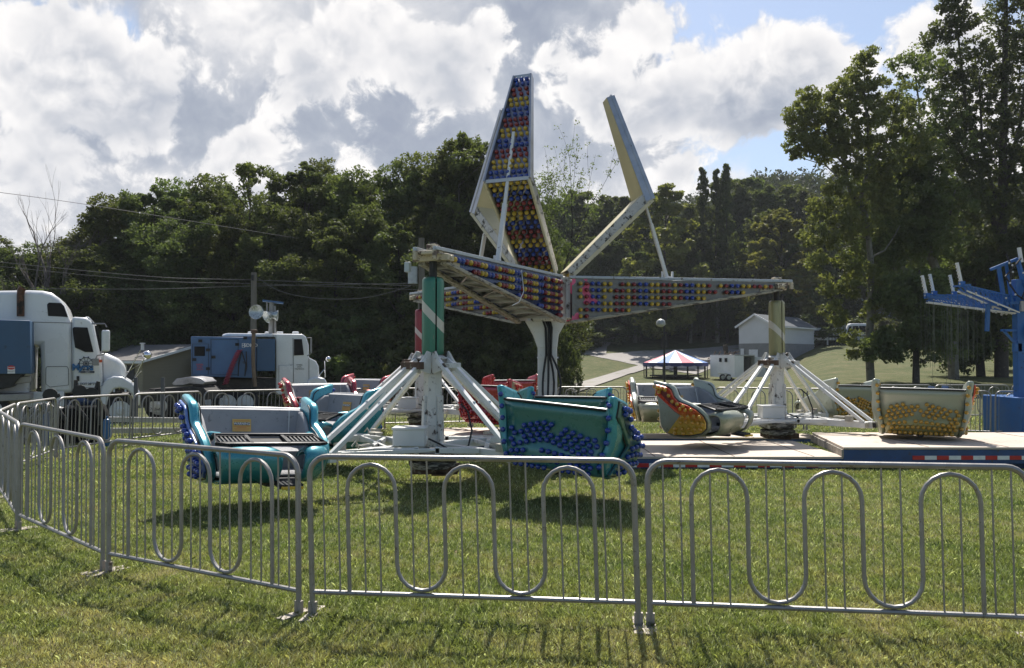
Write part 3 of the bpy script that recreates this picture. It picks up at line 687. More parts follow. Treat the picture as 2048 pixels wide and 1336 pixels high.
# ------------------------------------------------------------------ fence panels
def make_panel(L, lean=0.):
    """crowd fence panel along +x, its near end at the origin"""
    root = empty('fence_panel')
    H = 1.07; r = .0195
    def sh(x, z): return Vector((x - lean * (1 - z / H), 0, z))
    pts = [sh(.03, .02)]; R = .13
    for i in range(7): t = pi / 2 * i / 6; pts.append(sh(.03 + R - R * cos(t), H - R + R * sin(t)))
    for i in range(7): t = pi / 2 * i / 6; pts.append(sh(L - .03 - R + R * sin(t), H - R + R * cos(t)))
    pts.append(sh(L - .03, .02))
    MB().tube(pts, r, 8).build('frame_tube', GALV, root, True)
    MB().cyl(sh(.03, .16), sh(L - .03, .16), .017, n=8).build('bottom_rail', GALV, root, True)
    m = .13 * L; n = 5; p = (L - 2 * m) / n; rr = p / 2
    pts = [sh(m, .16)]; zt = H - .05 - rr; zb = .19 + rr
    for i in range(n):
        x0 = m + i * p; cx = x0 + rr
        for q in range(11):
            t = pi * q / 10
            pts.append(sh(cx - rr * cos(t), zt + rr * sin(t) if i % 2 == 0 else zb - rr * sin(t)))
    pts.append(sh(L - m, .16))
    MB().tube(pts, .0145, 8).build('loop_tube', GALV, root, True)
    b0 = None
    xs = [m * .42, m * .78] + [m + i * p + p * f for i in range(n) for f in (.34, .66)] + [L - m * .78, L - m * .42]
    for j, x in enumerate(xs):
        i = int((x - m) // p) if m < x < L - m else -1
        if i < 0: z1, z0 = H - .01, .17
        else:
            fx = (x - m) / p - i; dz = sqrt(max(0, 1 - (2 * fx - 1) ** 2)) * rr
            z1, z0 = (zt + dz, .17) if i % 2 == 0 else (H - .01, zb - dz)
        MB().cyl(sh(x, z0), sh(x, z1), .0062, n=6).build('bar', GALV, root, True)
    for x in (.03, L - .03):
        b = MB(); b.box((x - lean, 0, .012), (.07, .34, .012)); b.box((x - lean, 0, .05), (.055, .03, .09)); b.build('foot', mat('scuffed_foot_plate', (.34, .30, .26), .6, .2, .2, 9., (.12, .09, .07), .3), root)
    return root

def fence_line(pts, labs, group, lean=0., gap=.03):
    for i in range(len(pts) - 1):
        a, b_ = Vector(pts[i] + (0,)), Vector(pts[i + 1] + (0,)); d = b_ - a; L = d.length - gap; d.normalize()
        p = make_panel(L, lean + random.uniform(-.012, .012))
        a = a + d * gap / 2; z = gz(a.x, a.y); z1 = gz(a.x + d.x * L, a.y + d.y * L)
        p.location = (a.x, a.y, z); p.rotation_euler = (0, -atan2(z1 - z, L), atan2(d.y, d.x))
        tag(p, labs[i], 'fence panel', group)
near = [(5.50, 4.92), (3.20, 5.06), (.83, 5.37), (-1.42, 5.62), (-3.30, 6.72), (-4.98, 8.35), (-6.36, 10.25), (-7.45, 12.4), (-8.16, 14.8), (-7.87, 17.1), (-7.2, 19.2), (-5.6, 20.9), (-3.4, 21.9), (-1.1, 22.5), (1.2, 22.75), (3.2, 22.7), (5.4, 22.1), (7.5, 21.1), (9.35, 19.8), (10.9, 18.7), (13.0, 18.95)]
labs = ['galvanised fence panel outside the picture edge, right of the nearest ones', 'nearest galvanised fence panel, front right, before the striped trailer edge', 'front fence panel in the middle, below the back of the blue-bulbed car',
        'front fence panel crossing the leftmost teal car', 'fence panel at the left front corner, next to be seen edge on', 'fence panel at the left picture edge, seen very obliquely', 'left edge fence panel running away from us, almost end on',
        'fence panel in front of the dark folded equipment at far left', 'fence panel before the big white truck wheel', 'fence panel left of the leftmost teal car, before the dark coupling', 'fence panel in front of the generator truck wheels, first from left', 'fence panel in front of the generator truck, behind the red car',
        'far fence panel behind the left-hand red cars', 'far fence panel behind the left spinner frame', 'far fence panel behind the white tower column', 'far fence panel right of the white column, below the road', 'far fence panel behind the orange-plated car', 'far fence panel behind the right spinner mast',
        'fence panel below and behind the raised amber-bulbed car', 'fence panel right of the amber-bulbed car, beside the blue box']
labs.append('fence panel behind the blue ride box at the right edge')
fence_line(near[1:], labs[1:], 'loop-top crowd fence panels round the spinning ride', .025)
far2 = [(10.6, 25.4), (12.9, 25.3), (15.2, 25.2), (17.4, 25.0)]
fence_line(far2, ['fence panel of the second ride, farther row, behind the amber-bulbed car', 'fence panel of the second ride, farther row, by the blue hanging seats', 'fence panel of the second ride, farther row, at the right picture edge'], 'fence panels of the second ride')

# ------------------------------------------------------------------ decks
TAN = mat('sun_bleached_tread_deck', (.52, .44, .36), .65, .05, .12, 1.5, (.25, .2, .16), .2, 5., .0)
t = TAN.node_tree; p = [n for n in t.nodes if n.type == 'BSDF_PRINCIPLED'][0]
tc = N(t, 'ShaderNodeTexCoord'); wv = N(t, 'ShaderNodeTexChecker', inp={'Scale': 12.}); t.links.new(tc.outputs['Object'], wv.inputs[0]); bp = N(t, 'ShaderNodeBump', inp={'Strength': .5, 'Distance': .01}); t.links.new(wv.outputs[1], bp.inputs['Height']); t.links.new(bp.outputs[0], p.inputs['Normal'])
def deck(name, lab, x0, x1, y0, y1, zt, zb, stripes=None, skew=0., tapez=0, tapex=None):
    r = empty(name, (x0, y0, 0), 0, lab, 'deck', None)
    w, d = x1 - x0, y1 - y0
    b = MB(); nseg = max(2, int(w / .6))
    b.prism([(0, 0), (w, 0), (w, d), (skew, d)], lambda a, c_, z: Vector((a, c_, z)), zt - .035, zt)
    b.build('tread_plate', TAN, r, bevel=.004)
    for i in range(1, int(w / 1.25) + 1):
        xx = i * 1.25 + .1
        if xx < w - .1: MB().box((xx, d / 2 + (.0 if xx > skew else .4), zt + .001), (.016, d - .06 - (0 if xx > skew else .8), .006)).build('plate_joint', RUST, r)
    b = MB(); b.box((w / 2, .04, (zt - .04 + zb) / 2), (w, .06, zt - .04 - zb)); b.build('side_beam', TRAILBLUE, r, bevel=.005)
    b = MB(); b.box((w / 2 + skew / 2, d / 2 + .05, (zt - .04 + zb) / 2 + .02), (w - skew - .1, d - .2, zt - .08 - zb)); b.build('under_frame', DARK, r)
    if skew:
        b = MB()
        for i in range(12):
            t = (i + .5) / 12; b.box((skew * t - .012, d * t, (zt - .04 + zb + .1) / 2), (.03, d / 12.6, zt - .14 - zb), Matrix.Rotation(-atan2(skew, d), 3, 'Z'))
        b.build('end_boards', mat('grey_weathered_boards', (.30, .27, .23), .8, 0, .3, 4., (.1, .08, .07), .3), r)
    if tapex:
        n = int((tapex[1] - tapex[0]) / .19)
        for i in range(n):
            MB().box((tapex[0] - x0 + .19 * (i + .5), .004, tapez), (.186, .012, .062)).build('reflector', (REDT, WHT)[i % 2], r)
    return r
deck('low_deck', 'low tan tread deck of blue trailer with red and white tape, behind the front fence', 0.9, 5.24, 13.0, 15.45, .17, -.02, tapex=(1.2, 5.2), tapez=.035)
deck('raised_deck', 'raised tan deck with weathered end boards and striped blue side, at the right', 5.2, 12.6, 12.98, 15.5, .32, .06, skew=.42, tapex=(6.28, 12.5), tapez=.155)
b = deck('rear_ramp', 'thin tan ramp on the grass behind the orange-plated car', 1.3, 6.6, 17.6, 18.5, .02, -.12)
deck('center_deck', 'tan deck pieces around the foot of the white column', -1.6, 2.2, 15.6, 18.6, .14, -.06)
c = MB(); c.box((8.6, 13.3, .0), (5.8, .12, .1)); o = c.build('outrigger_beam', TRAILBLUE, None, bevel=.01); tag(o, 'low blue beam lying under the raised deck at right', 'beam')
pts = [Vector((12.05 + .28 * cos(i * 2 * pi / 16), 13.9 + .2 * sin(i * 2 * pi / 16), .345)) for i in range(16)]
o = MB().tube(pts, .02, 6, closed=True).build('cable_coil', BLACK, None, True); tag(o, 'small dark cable coil on the raised deck by the blue box', 'cable')

# ------------------------------------------------------------------ blue swing ride at right
SWX, SWY = 11.3, 18.4
sw = empty('swing_ride', (SWX, SWY, 0), 0, 'blue child-size swing ride with fanned lattice arms, light sticks and hanging chains', 'swing ride')
gzw = gz(SWX, SWY)
b = MB(); b.box((.75, .35, .42 + gzw / 2), (1.9, 1.5, .84 - gzw)); b.build('base_box', RIDEBLUE, sw, bevel=.02)
b = MB(); b.box((0, -.05, 1.95), (.22, .2, 2.4)); b.box((0, -.05, 3.2), (.3, .26, .5)); b.build('mast', RIDEBLUE, sw, bevel=.01)
b = MB(); b.bar((-.45, -.1, 2.32), (.25, -.1, 2.32), .05, .05); b.bar((-.4, -.1, 2.32), (-.16, -.1, 2.05), .05, .04); b.bar((-.16, -.1, 2.05), (0, -.1, 2.05), .06, .05); b.box((-.1, -.1, 1.94), (.16, .1, .18)); b.build('bracket', RIDEBLUE, sw)
b = MB(); b.lathe([(.02, .1), (.12, .08), (.15, -.02), (.13, -.14), (.08, -.2), (.02, -.22)], (.16, -.25, 2.33), 12); b.box((.13, -.38, 2.28), (.12, .03, .12)); b.build('flood_lamp', mat('grey_lamp_housing', (.5, .5, .48), .45), sw, True)
b = MB(); b.box((-.02, -.2, 2.85), (.1, .08, .22)); b.build('control_case', mat('pale_case', (.4, .4, .4), .5), sw)
for (ax, ay, az, hz) in ((-1.78, .5, 3.10, 0), (-1.52, -.5, 3.28, 1), (-1.15, 1.4, 3.22, 2), (-.4, 1.9, 3.25, 3), (1.2, 1.5, 3.25, 4), (1.7, .2, 3.2, 5), (.9, -1.3, 3.3, 6)):
    tip = Vector((ax, ay, az)); h0 = Vector((-.02, 0, 2.72)) if ax < 0 else Vector((0, 0, 2.8)); d = Vector((ax, ay, 0)).normalized(); n_ = Vector((-d.y, d.x, 0))
    b = MB()
    up0, up1 = h0 + Vector((0, 0, .32)), tip
    for s in (-.09, .09):
        b.bar(h0 + n_ * s, tip + n_ * s - Vector((0, 0, .08)), .028); b.bar(up0 + n_ * s, tip + n_ * s, .028)
    for i in range(12):
        t0, t1 = i / 12, (i + 1) / 12; lo, hi = h0.lerp(tip - Vector((0, 0, .08)), t0), up0.lerp(tip, t1)
        b.bar(lo + n_ * .09, hi + n_ * .09, .02); b.bar(up0.lerp(tip, t0) - n_ * .09, up0.lerp(tip, t1) + n_ * .09, .018); b.bar(lo - n_ * .09, hi - n_ * .09, .018); b.bar(up0.lerp(tip, t0) + n_ * .09, lo + n_ * .09, .016)
    b.bar(tip - n_ * .22, tip + n_ * .22, .04); b.box(tip + Vector((0, 0, .03)), (.1, .1, .12))
    b.build('lattice_arm', RIDEBLUE, sw)
    b = MB(); b.bar(h0 + n_ * .12 + Vector((0, 0, -.03)), tip + n_ * .12 - Vector((0, 0, .12)), .025); b.bar(h0 - n_ * .12 + Vector((0, 0, -.03)), tip - n_ * .12 - Vector((0, 0, .12)), .025)
    st = b.build('light_strip', WHITE, sw)
    b = MB(); tt = tip + Vector((-.1 * (1 if ax < 0 else -1), 0, .5)); b.bar(tip, tt, .05); o = b.build('light_stick', WHITE, sw)
    for i in range(7): MB().ball(tip.lerp(tt, (i + .5) / 7) + Vector((-.045, -.02, 0)), .022, 6).build('stick_bulb', mat('clear_bulb', (.5, .5, .48), .2), o, True)
    for i in range(9): MB().ball(h0.lerp(tip, .15 + i * .1) + n_ * .14 * (1 if i % 2 else -1) - Vector((0, 0, .09)), .03, 6).build('strip_bulb', mat('clear_bulb', (.5, .5, .48), .2), st, True)
    # chains
    b = MB()
    for s in (-.2, .2):
        for q in (-.09, .09):
            e = tip + n_ * s + d * q
            b.tube([e - Vector((0, 0, .05)), e + Vector((random.uniform(-.03, .03), 0, -1.62))], .0035, 4)
            e = tip.lerp(h0, .3) + n_ * s + d * q
            b.tube([e, e + Vector((random.uniform(-.03, .03), 0, -1.45))], .0035, 4)
    b.build('chain', mat('chain_steel', (.10, .11, .09), .6, .3), sw)
    if hz in ():
        for s in (-.2, .2):
            e = tip + n_ * s + Vector((0, 0, -2.2)); b = MB()
            b.prism([(-.17, .22), (-.2, .05), (-.15, -.1), (0, -.16), (.15, -.1), (.2, .05), (.17, .02), (.12, -.06), (0, -.1), (-.1, -.04), (-.13, .1)], lambda a, z, t: e + Vector((a, t, z + .1)), -.14, .14)
        b.build('seat', RIDEBLUE, sw, bevel=.02)
for sx_, sy_ in ((-.85, 1.2), (-.3, 1.6)):
    e = Vector((sx_, sy_ + .5, .62)); b = MB(); b.prism([(-.25, .3), (-.3, .1), (-.2, -.12), (0, -.18), (.2, -.12), (.3, .1), (.25, .06), (.16, -.06), (0, -.1), (-.14, -.04), (-.2, .14)], lambda a, z, t: e + Vector((a, t, z + .1)), -.16, .16)
    st = b.build('seat', TRAILBLUE, sw, bevel=.02); b = MB()
    for q in (-.22, .22): b.tube([e + Vector((q, 0, .2)), e + Vector((q * .8, 0, 2.45))], .0035, 4)
    b.build('chain', mat('chain_steel', (.10, .11, .09), .6, .3), st)
b = MB()
for x0, x1, zt in ((-.62, -.02, 3.80), (.45, 1.0, 3.88)):
    top0, top1 = Vector((x0 - .1, -.2, zt - .14)), Vector((x1 - .1, -.2, zt + .1)); lo0, lo1 = Vector((x0 + .14, -.15, 2.9)), Vector((x1 + .16, -.15, 2.95))
    b.bar(top0, top1, .06); b.bar(top0.lerp(top1, .3), lo0.lerp(lo1, .15), .08, .05); b.bar(top0.lerp(top1, .58), lo0.lerp(lo1, .4), .05); b.bar(top1, lo1, .09, .06); b.bar(lo0 - Vector((.3, 0, .02)), lo1, .06); b.bar(lo0 - Vector((.28, 0, 0)), Vector((x0 - .14, -.1, 2.3)), .07)
b.build('folded_frame', RIDEBLUE, sw)
b = MB()
for i in range(1):
    b.tube([(-.4, -.26, 4.0), (-.3, -.3, 3.7), (-.34, -.28, 3.3), (-.1, -.3, 3.0), (.1, -.28, 3.5), (.3, -.3, 3.9), (.36, -.28, 3.2), (.1, -.3, 2.9), (-.2, -.28, 3.1), (-.45, -.3, 3.5), (-.1, -.3, 3.9)], .02, 5); x = random.uniform(-.5, .3); z = 3
b.build('cable_bundle', BLACK, sw)
for i in range(16): MB().ball((random.uniform(-.5, .7), -.32, random.uniform(2.85, 3.8)), .025, 6).build('frame_bulb', mat('clear_bulb', (.5, .5, .48), .2), sw, True)
b = MB(); b.bar((-.03, -.2, 3.82), (-.08, -.2, 4.15), .06); b.build('light_stick', WHITE, sw)

# ------------------------------------------------------------------ trucks (side outlines from the photograph at their real distance and size)
def wheel(parent, c, r, w=.28, rim=WHITE):
    h = MB(); q = Matrix.Rotation(pi / 2, 3, 'X')
    h.lathe([(r * .58, -w / 2), (r * .95, -w / 2 - .0), (r, -w / 2 + .05), (r, w / 2 - .05), (r * .95, w / 2), (r * .58, w / 2)], c, 28, q)
    t_ = h.build('wheel', TYRE, parent, True)
    c = Vector(c); h = MB()
    h.lathe([(r * .6, w / 2 + .004), (r * .57, w / 2 + .02), (r * .5, w / 2 - .06), (r * .25, w / 2 - .02), (r * .2, w / 2 + .06), (r * .08, w / 2 + .07)], c, 24, q)
    for i in range(10):
        a = i * 2 * pi / 10; h.ball(c + Vector((r * .38 * cos(a), -w / 2 - .0, r * .38 * sin(a))), .02, 6)
    h.build('rim', rim, t_, True)
    return t_

PLANE = {}
def px(u, v, Y): return at(u, v, Y)
def onplane(root, u, v):
    """where a pixel meets the vehicle's near side plane, in the vehicle's own frame"""
    al = PLANE[root.name]; e = Vector((cos(al), sin(al))); n_ = Vector((-sin(al), cos(al))); d = ray(u, v); o = Vector(root.location)
    k = (n_.x * o.x + n_.y * o.y) / (n_.x * d.x + n_.y * d.y); p = Vector((0, 0, EYE)) + d * k - o
    return Vector((e.x * p.x + e.y * p.y, 0, p.z))
def set_plane(root, deg): PLANE[root.name] = radians(deg); root.rotation_euler = (0, 0, radians(deg))
def silh(poly, Y, root, name, m, y0, y1, bevel=.05, smooth_=True, ang=35, **k):
    """poly of pixels at depth Y -> solid from depth y0 to y1 (relative to the root)"""
    o = root.location
    pts = [onplane(root, u, v) if root.name in PLANE else px(u, v, Y) - o for u, v in poly]
    b = MB(); b.prism([(p.x, p.z) for p in pts], lambda a, z, t: Vector((a, t, z)), y0, y1)
    return b.build(name, m, root, smooth_, bevel=bevel, ang=ang, **k)

YT = 23.6
p0 = px(150, 850, YT); zg = gz(-12, YT)
tr = empty('semi_truck', (p0.x, YT, zg), 0, 'big white sleeper-cab semi truck with blue lettering on its door, far left', 'truck')
set_plane(tr, 25)
def S(poly, name, m, y0, y1, bev=.04, par=None, **k): return silh(poly, YT, tr if par is None else par, name, m, y0, y1, bev, **k)
S([(-60, 790), (-60, 582), (60, 580), (85, 581), (104, 586), (120, 597), (131, 612), (139, 636), (144, 650), (146, 786), (82, 788), (80, 690), (60, 690), (58, 790)], 'sleeper', TRUCKW, 0, 2.4, .12)
S([(143, 633), (172, 635), (181, 640), (188, 650), (200, 706), (205, 745), (205, 770), (200, 788), (143, 788)], 'cab', TRUCKW, .02, 2.38, .08)
S([(188, 645), (178, 634), (170, 632), (172, 636), (184, 643), (189, 652)], 'sun_visor', TRUCKW, .1, 2.3, .02)
S([(196, 703), (215, 708), (236, 717), (250, 728), (253, 748), (252, 775), (212, 776), (197, 770)], 'hood', TRUCKW, .28, 2.12, .14)
b_ = [(200, 792), (203, 770), (213, 757), (228, 752), (245, 754), (262, 764), (275, 776), (280, 790), (279, 812), (271, 812), (266, 792), (255, 780), (240, 776), (228, 778), (218, 790), (214, 812), (200, 812)]
S(b_, 'fender', TRUCKW, 0, .5, .05); S(b_, 'fender', TRUCKW, 1.9, 2.4, .05)
S([(262, 776), (280, 782), (282, 812), (262, 814)], 'bumper', CHROME, .1, 2.3, .03)
S([(94, 609), (98, 605), (122, 606), (128, 612), (136, 634), (96, 632)], 'sleeper_window', GLASS, -.012, .05, .01)
S([(145, 657), (148, 654), (175, 655), (187, 704), (170, 704), (150, 695), (146, 668)], 'door_window', GLASS, -.008, .06, .01)
S([(189, 652), (192, 650), (205, 700), (199, 704)], 'windscreen', GLASS, .15, 2.25, .01)
dr = MB()
for poly in ([(143, 640), (144, 785)], [(206, 708), (206, 770), (196, 775), (150, 775)], [(92, 737), (94, 733), (134, 733), (137, 738), (137, 770), (100, 774), (92, 768), (92, 737)], [(62, 644), (143, 646)]):
    dr.tube([onplane(tr, u, v) + Vector((0, -.008, 0)) for u, v in poly], .008, 5)
dr.build('panel_seam', mat('dark_seam', (.08, .08, .08), .6), tr)
b = MB(); b.box(onplane(tr, 156, 757) + Vector((0, -.02, 0)), (.07, .04, .14)); b.build('door_handle', BLACKP, tr)
b = MB(); b.box(onplane(tr, 200, 722) + Vector((0, -.02, 0)), (.12, .05, .08)); b.build('marker_lamp', mat('orange_lamp', (.6, .08, .01), .3), tr)
m_ = MB()
M0 = onplane(tr, 212, 682)
m_.box(M0 + Vector((0, -.3, 0)), (.22, .1, .62)); o = m_.build('mirror', TRUCKW, tr, bevel=.05)
b = MB(); b.tube([onplane(tr, u, v) + Vector((0, -.25, 0)) for u, v in ((184, 648), (210, 648), (214, 655))], .025, 6); b.tube([onplane(tr, u, v) + Vector((0, -.25, 0)) for u, v in ((214, 700), (208, 709), (195, 711), (191, 720))], .02, 6); b.box(onplane(tr, 192, 724) + Vector((0, -.2, 0)), (.17, .08, .2)); b.build('mirror_arm', GALV, o, True)
b = MB(); b.tube([onplane(tr, u, v) + Vector((0, -.1, 0)) for u, v in ((42, 633), (42, 590), (43, 581), (47, 576))], [.095, .095, .1, .1], 12); b.build('exhaust_stack', mat('burnt_exhaust', (.12, .055, .03), .5, .6, .5, 5., (.02, .015, .01), .5, 3.), tr, True)
b = MB(); b.box(onplane(tr, 30, 800) + Vector((0, .4, 0)), (2.4, .8, .42)); b.build('step_box', TRUCKW, tr, bevel=.02)
b = MB(); q = Matrix.Rotation(pi / 2, 3, 'Y'); b.lathe([(.02, -.5), (.3, -.5), (.3, .5), (.02, .5)], onplane(tr, 165, 812) + Vector((0, .35, 0)), 16, q); b.build('fuel_tank', mat('dark_tank', (.05, .05, .055), .4, .3), tr, True)
b = MB(); b.box(onplane(tr, 130, 800) + Vector((0, 1.2, 0)), (6.2, 1.0, .26)); b.build('chassis', DARK, tr)
b = MB()
for p1, p2 in (((238, 779), (281, 700)), ((262, 770), (290, 714)), ((252, 745), (281, 728)), ((258, 770), (283, 742))):
    b.tube([onplane(tr, *p1) + Vector((0, .1, 0)), onplane(tr, *p2) + Vector((.0, -.05, 0))], .012, 5)
mm_ = b.build('hood_mirror_stay', CHROME, tr, True)
b = MB(); c0 = onplane(tr, 294, 710); b.ball(c0 + Vector((0, -.05, 0)), .13, 14); b.build('convex_mirror', CHROME, mm_, True)
for c in ((240, 820), ): wheel(tr, onplane(tr, 240, 822) + Vector((0, .18, .0)), .48, .3, WHITE); wheel(tr, onplane(tr, 240, 822) + Vector((0, 2.2, .0)), .48, .3, WHITE)
wheel(tr, onplane(tr, 20, 826) + Vector((0, .3, 0)), .5, .5)
LB = mat('blue_door_lettering', (.01, .12, .30), .4)
tx = onplane(tr, 168, 737) + Vector((0, -.012, 0))
wl = MB(); wc = onplane(tr, 172, 727) + Vector((0, -.012, 0))
wl.tube([wc + Vector((.17 * cos(i * pi / 10), 0, .17 * sin(i * pi / 10))) for i in range(20)], .010, 4, closed=True); wl.tube([wc + Vector((.07 * cos(i * pi / 10), 0, .07 * sin(i * pi / 10))) for i in range(20)], .008, 4, closed=True)
for i in range(10): a = i * pi / 5; wl.tube([wc, wc + Vector((.17 * cos(a), 0, .17 * sin(a)))], .006, 4); wl.ball(wc + Vector((.19 * cos(a), 0, .19 * sin(a))), .022, 6)
wl.build('wheel_emblem', mat('dark_emblem', (.05, .06, .08), .4), tr)
text('Myers', .25, LB, tr, tx + Vector((-.03, -.004, .03)), (pi / 2, 0, 0), 'door_lettering', bold=.012, spacing=.85)
b = MB(); b.box(tx + Vector((.09, -.002, -.10)), (.36, .01, .06)); b.build('emblem_ribbon', mat('dark_emblem', (.05, .06, .08), .4), tr)
text("Int'l", .07, WINK, tr, tx + Vector((.09, -.01, -.10)), (pi / 2, 0, 0), 'door_lettering')
text('US DOT 289714', .085, mat('dark_emblem', (.05, .06, .08), .4), tr, onplane(tr, 173, 768) + Vector((0, -.012, 0)), (pi / 2, 0, 0), 'door_lettering', bold=.003)

# blue box unit standing before the truck
YB = 21.8
bx = empty('blue_trailer_box', (px(0, 800, YB).x, YB, gz(-13, YB)), 0, 'dark blue box body of a trailer at the left picture edge, with small danger sign', 'trailer')
set_plane(bx, 26)
silh([(-70, 748), (-70, 638), (60, 641), (62, 748)], YB, bx, 'box_body', NAVY, 0, 1.6, .02)
silh([(-60, 748), (45, 748), (22, 775), (-60, 790)], YB, bx, 'hopper', DARK, .1, 1.5, .02)
silh([(22, 755), (60, 752), (60, 765), (26, 770)], YB, bx, 'cross_pipe', GALV, .3, .6, .02)
silh([(-60, 790), (60, 788), (60, 800), (-60, 806)], YB, bx, 'chassis_beam', GALV, .1, 1.5, .01)
wheel(bx, onplane(bx, -20, 822) + Vector((0, .3, 0)), .45, .3)
sg = silh([(15, 733), (30, 733), (30, 747), (15, 747)], YB, bx, 'danger_sign', WINK, -.012, -.002, 0)
c = onplane(bx, 22.5, 735); b = MB(); b.lathe([(.09, 0), (.09, .004)], c + Vector((0, -.016, 0)), 16, Matrix.Rotation(pi / 2, 3, 'X') @ Matrix.Diagonal((1, .62, 1))); b.build('red_oval', REDT, sg)
text('DANGER', .042, WINK, sg, c + Vector((0, -.022, .0)), (pi / 2, 0, 0), bold=.001)
text('KEEP OUT', .036, INK, sg, c + Vector((0, -.016, -.10)), (pi / 2, 0, 0))

# generator truck
YG = 30.
gt_ = empty('generator_truck', (px(500, 820, YG).x, YG, gz(-9, YG)), 0, 'white cab-over-hood truck carrying blue generator housings, left of the red cars', 'truck')
set_plane(gt_, 16)
def G_(poly, name, m, y0, y1, bev=.03, **k): return silh(poly, YG, gt_, name, m, y0, y1, bev, **k)
def GP(u, v, dy=0): return onplane(gt_, u, v) + Vector((0, dy, 0))
G_([(383, 673), (512, 675), (512, 756), (384, 752)], 'generator_housing', GENBLUE, -.25, 2.0, .02)
G_([(513, 678), (550, 678), (550, 742), (513, 742)], 'second_housing', NAVY, -.2, 2.0, .02)
G_([(443, 673), (445, 668), (455, 666), (605, 668), (612, 673), (618, 690), (618, 715), (632, 722), (638, 733), (639, 754), (620, 765), (600, 790), (552, 790), (551, 674)], 'cab', TRUCKW, .1, 2.3, .06)
G_([(613, 768), (618, 758), (632, 754), (650, 757), (656, 770), (656, 792), (646, 792), (640, 776), (628, 776), (620, 792), (612, 792)], 'fender', TRUCKW, .0, 2.3, .05)
G_([(588, 678), (604, 678), (608, 710), (588, 711)], 'door_window', GLASS, .07, .14, .01)
G_([(609, 680), (614, 682), (618, 708), (611, 708)], 'windscreen', GLASS, .3, 2.1, .01)
G_([(558, 731), (586, 730), (586, 765), (558, 766)], 'locker_door', TRUCKW, .06, .12, .01)
b = MB()
for poly in ([(586, 676), (587, 765)], [(558, 766), (558, 731), (586, 730)], [(618, 715), (618, 765)]): b.tube([GP(u, v, .085) for u, v in poly], .01, 5)
b.build('panel_seam', mat('dark_seam', (.08, .08, .08), .6), gt_)
b = MB()
for u, v in ((501, 664), (536, 664), (560, 664), (592, 664)): b.box(GP(u, v, .9), (.24, .3, .08))
b.build('roof_vent', TRUCKW, gt_, bevel=.03)
b = MB()
for x0, x1, y0, y1 in ((386, 418, 688, 749), (423, 477, 679, 749)):
    b.tube([GP(u, v, -.26) for u, v in ((x0, y0), (x1, y0), (x1, y1), (x0, y1))], .012, 5, closed=True)
b.build('housing_door', mat('dark_blue_seam', (.02, .04, .08), .5), gt_)
G_([(390, 693), (411, 693), (411, 712), (390, 712)], 'inspection_window', GLASS, -.275, -.24, .02)
for u, v in ((402, 682), (390, 719), (428, 714), (417, 700), (417, 737), (475, 689), (491, 676)): MB().box(GP(u, v, -.27), (.13, .05, .1)).build('door_latch', BLACKP, gt_)
text('SDMO', .17, WINK, gt_, GP(502, 691, -.262), (pi / 2, 0, 0), 'housing_lettering', bold=.003)
b = MB(); b.tube([GP(u, v, -.262) for u, v in ((485, 687), (490, 687), (490, 695), (485, 695))], .011, 4, closed=True); b.box(GP(487.5, 691, -.262), (.06, .01, .02)); b.build('housing_emblem', WINK, gt_)
text('DIESEL\nFUEL\nONLY', .085, REDINK, gt_, GP(401, 734, -.262), (pi / 2, 0, 0), 'housing_lettering')
text('MYERS\nINTL\nMIDWAYS', .075, INK, gt_, GP(599, 734, .088), (pi / 2, 0, 0), 'door_lettering')
G_([(384, 756), (512, 757), (600, 760), (600, 790), (384, 790)], 'chassis', DARK, .2, 2.0, .02)
for u in (405, 455, 490): wheel(gt_, GP(u, 806, .3), .5, .5)
wheel(gt_, GP(632, 800, .2), .48, .3)
pts = []
for i in range(150):
    t = i / 149; u = lerp(481, 452, t ** .8); v = lerp(700, 768, t); c = GP(u, v, -.4); pts.append(c + Vector((.09 * cos(i * .95), .09 * sin(i * .95), 0)))
MB().tube(pts, .016, 5).build('coiled_air_hose', mat('red_hose', (.30, .03, .06), .4), gt_, True)
b = MB(); b.tube([GP(u, v, -.35) for u, v in ((483, 703), (478, 730), (477, 752))], .02, 5); b.tube([GP(u, v, -.35) for u, v in ((484, 703), (492, 728), (490, 752))], .02, 5); b.tube([GP(u, v, -.35) for u, v in ((493, 703), (494, 735), (490, 750))], .02, 5); b.build('black_hose', BLACK, gt_, True)
b = MB(); b.tube([GP(u, v, -.1) for u, v in ((612, 676), (622, 675), (623, 706), (614, 712))], .025, 6); b.box(GP(622, 692, -.1), (.06, .1, .5)); b.build('mirror', GALV, gt_)
b = MB(); b.tube([GP(638, 752, .1), GP(650, 738, .1)], .018, 5); b.tube([GP(651, 755, .1), GP(650, 722, .1)], .018, 5); b.ball(GP(657, 718, .1), .10, 12); b.build('convex_mirror', CHROME, gt_, True)
b = MB(); b.tube([GP(u, v, -.5) for u, v in ((508, 668), (507, 712), (508, 740), (511, 772))], .07, 10); b.build('intake_pipe', mat('brown_pipe', (.17, .12, .08), .6, .3, .3, 4., (.3, .25, .2), .2), gt_, True)
b = MB(); b.box(GP(509, 664, -.5), (.22, .2, .14)); b.build('pipe_cap', RUST, gt_, bevel=.03)
b = MB(); b.tube([GP(541, 676, .5), GP(543, 602, .5)], .08, 8); b.tube([GP(550, 676, .5), GP(549, 610, .5)], .05, 8); b.tube([GP(534, 625, .5), GP(534, 600, .5)], .03, 6); b.build('light_mast', GALV, gt_, True)
b = MB(); b.box(GP(546, 602, .5), (.75, .4, .06), Matrix.Rotation(radians(6), 3, 'Y')); b.build('mast_plate', GENBLUE, gt_)
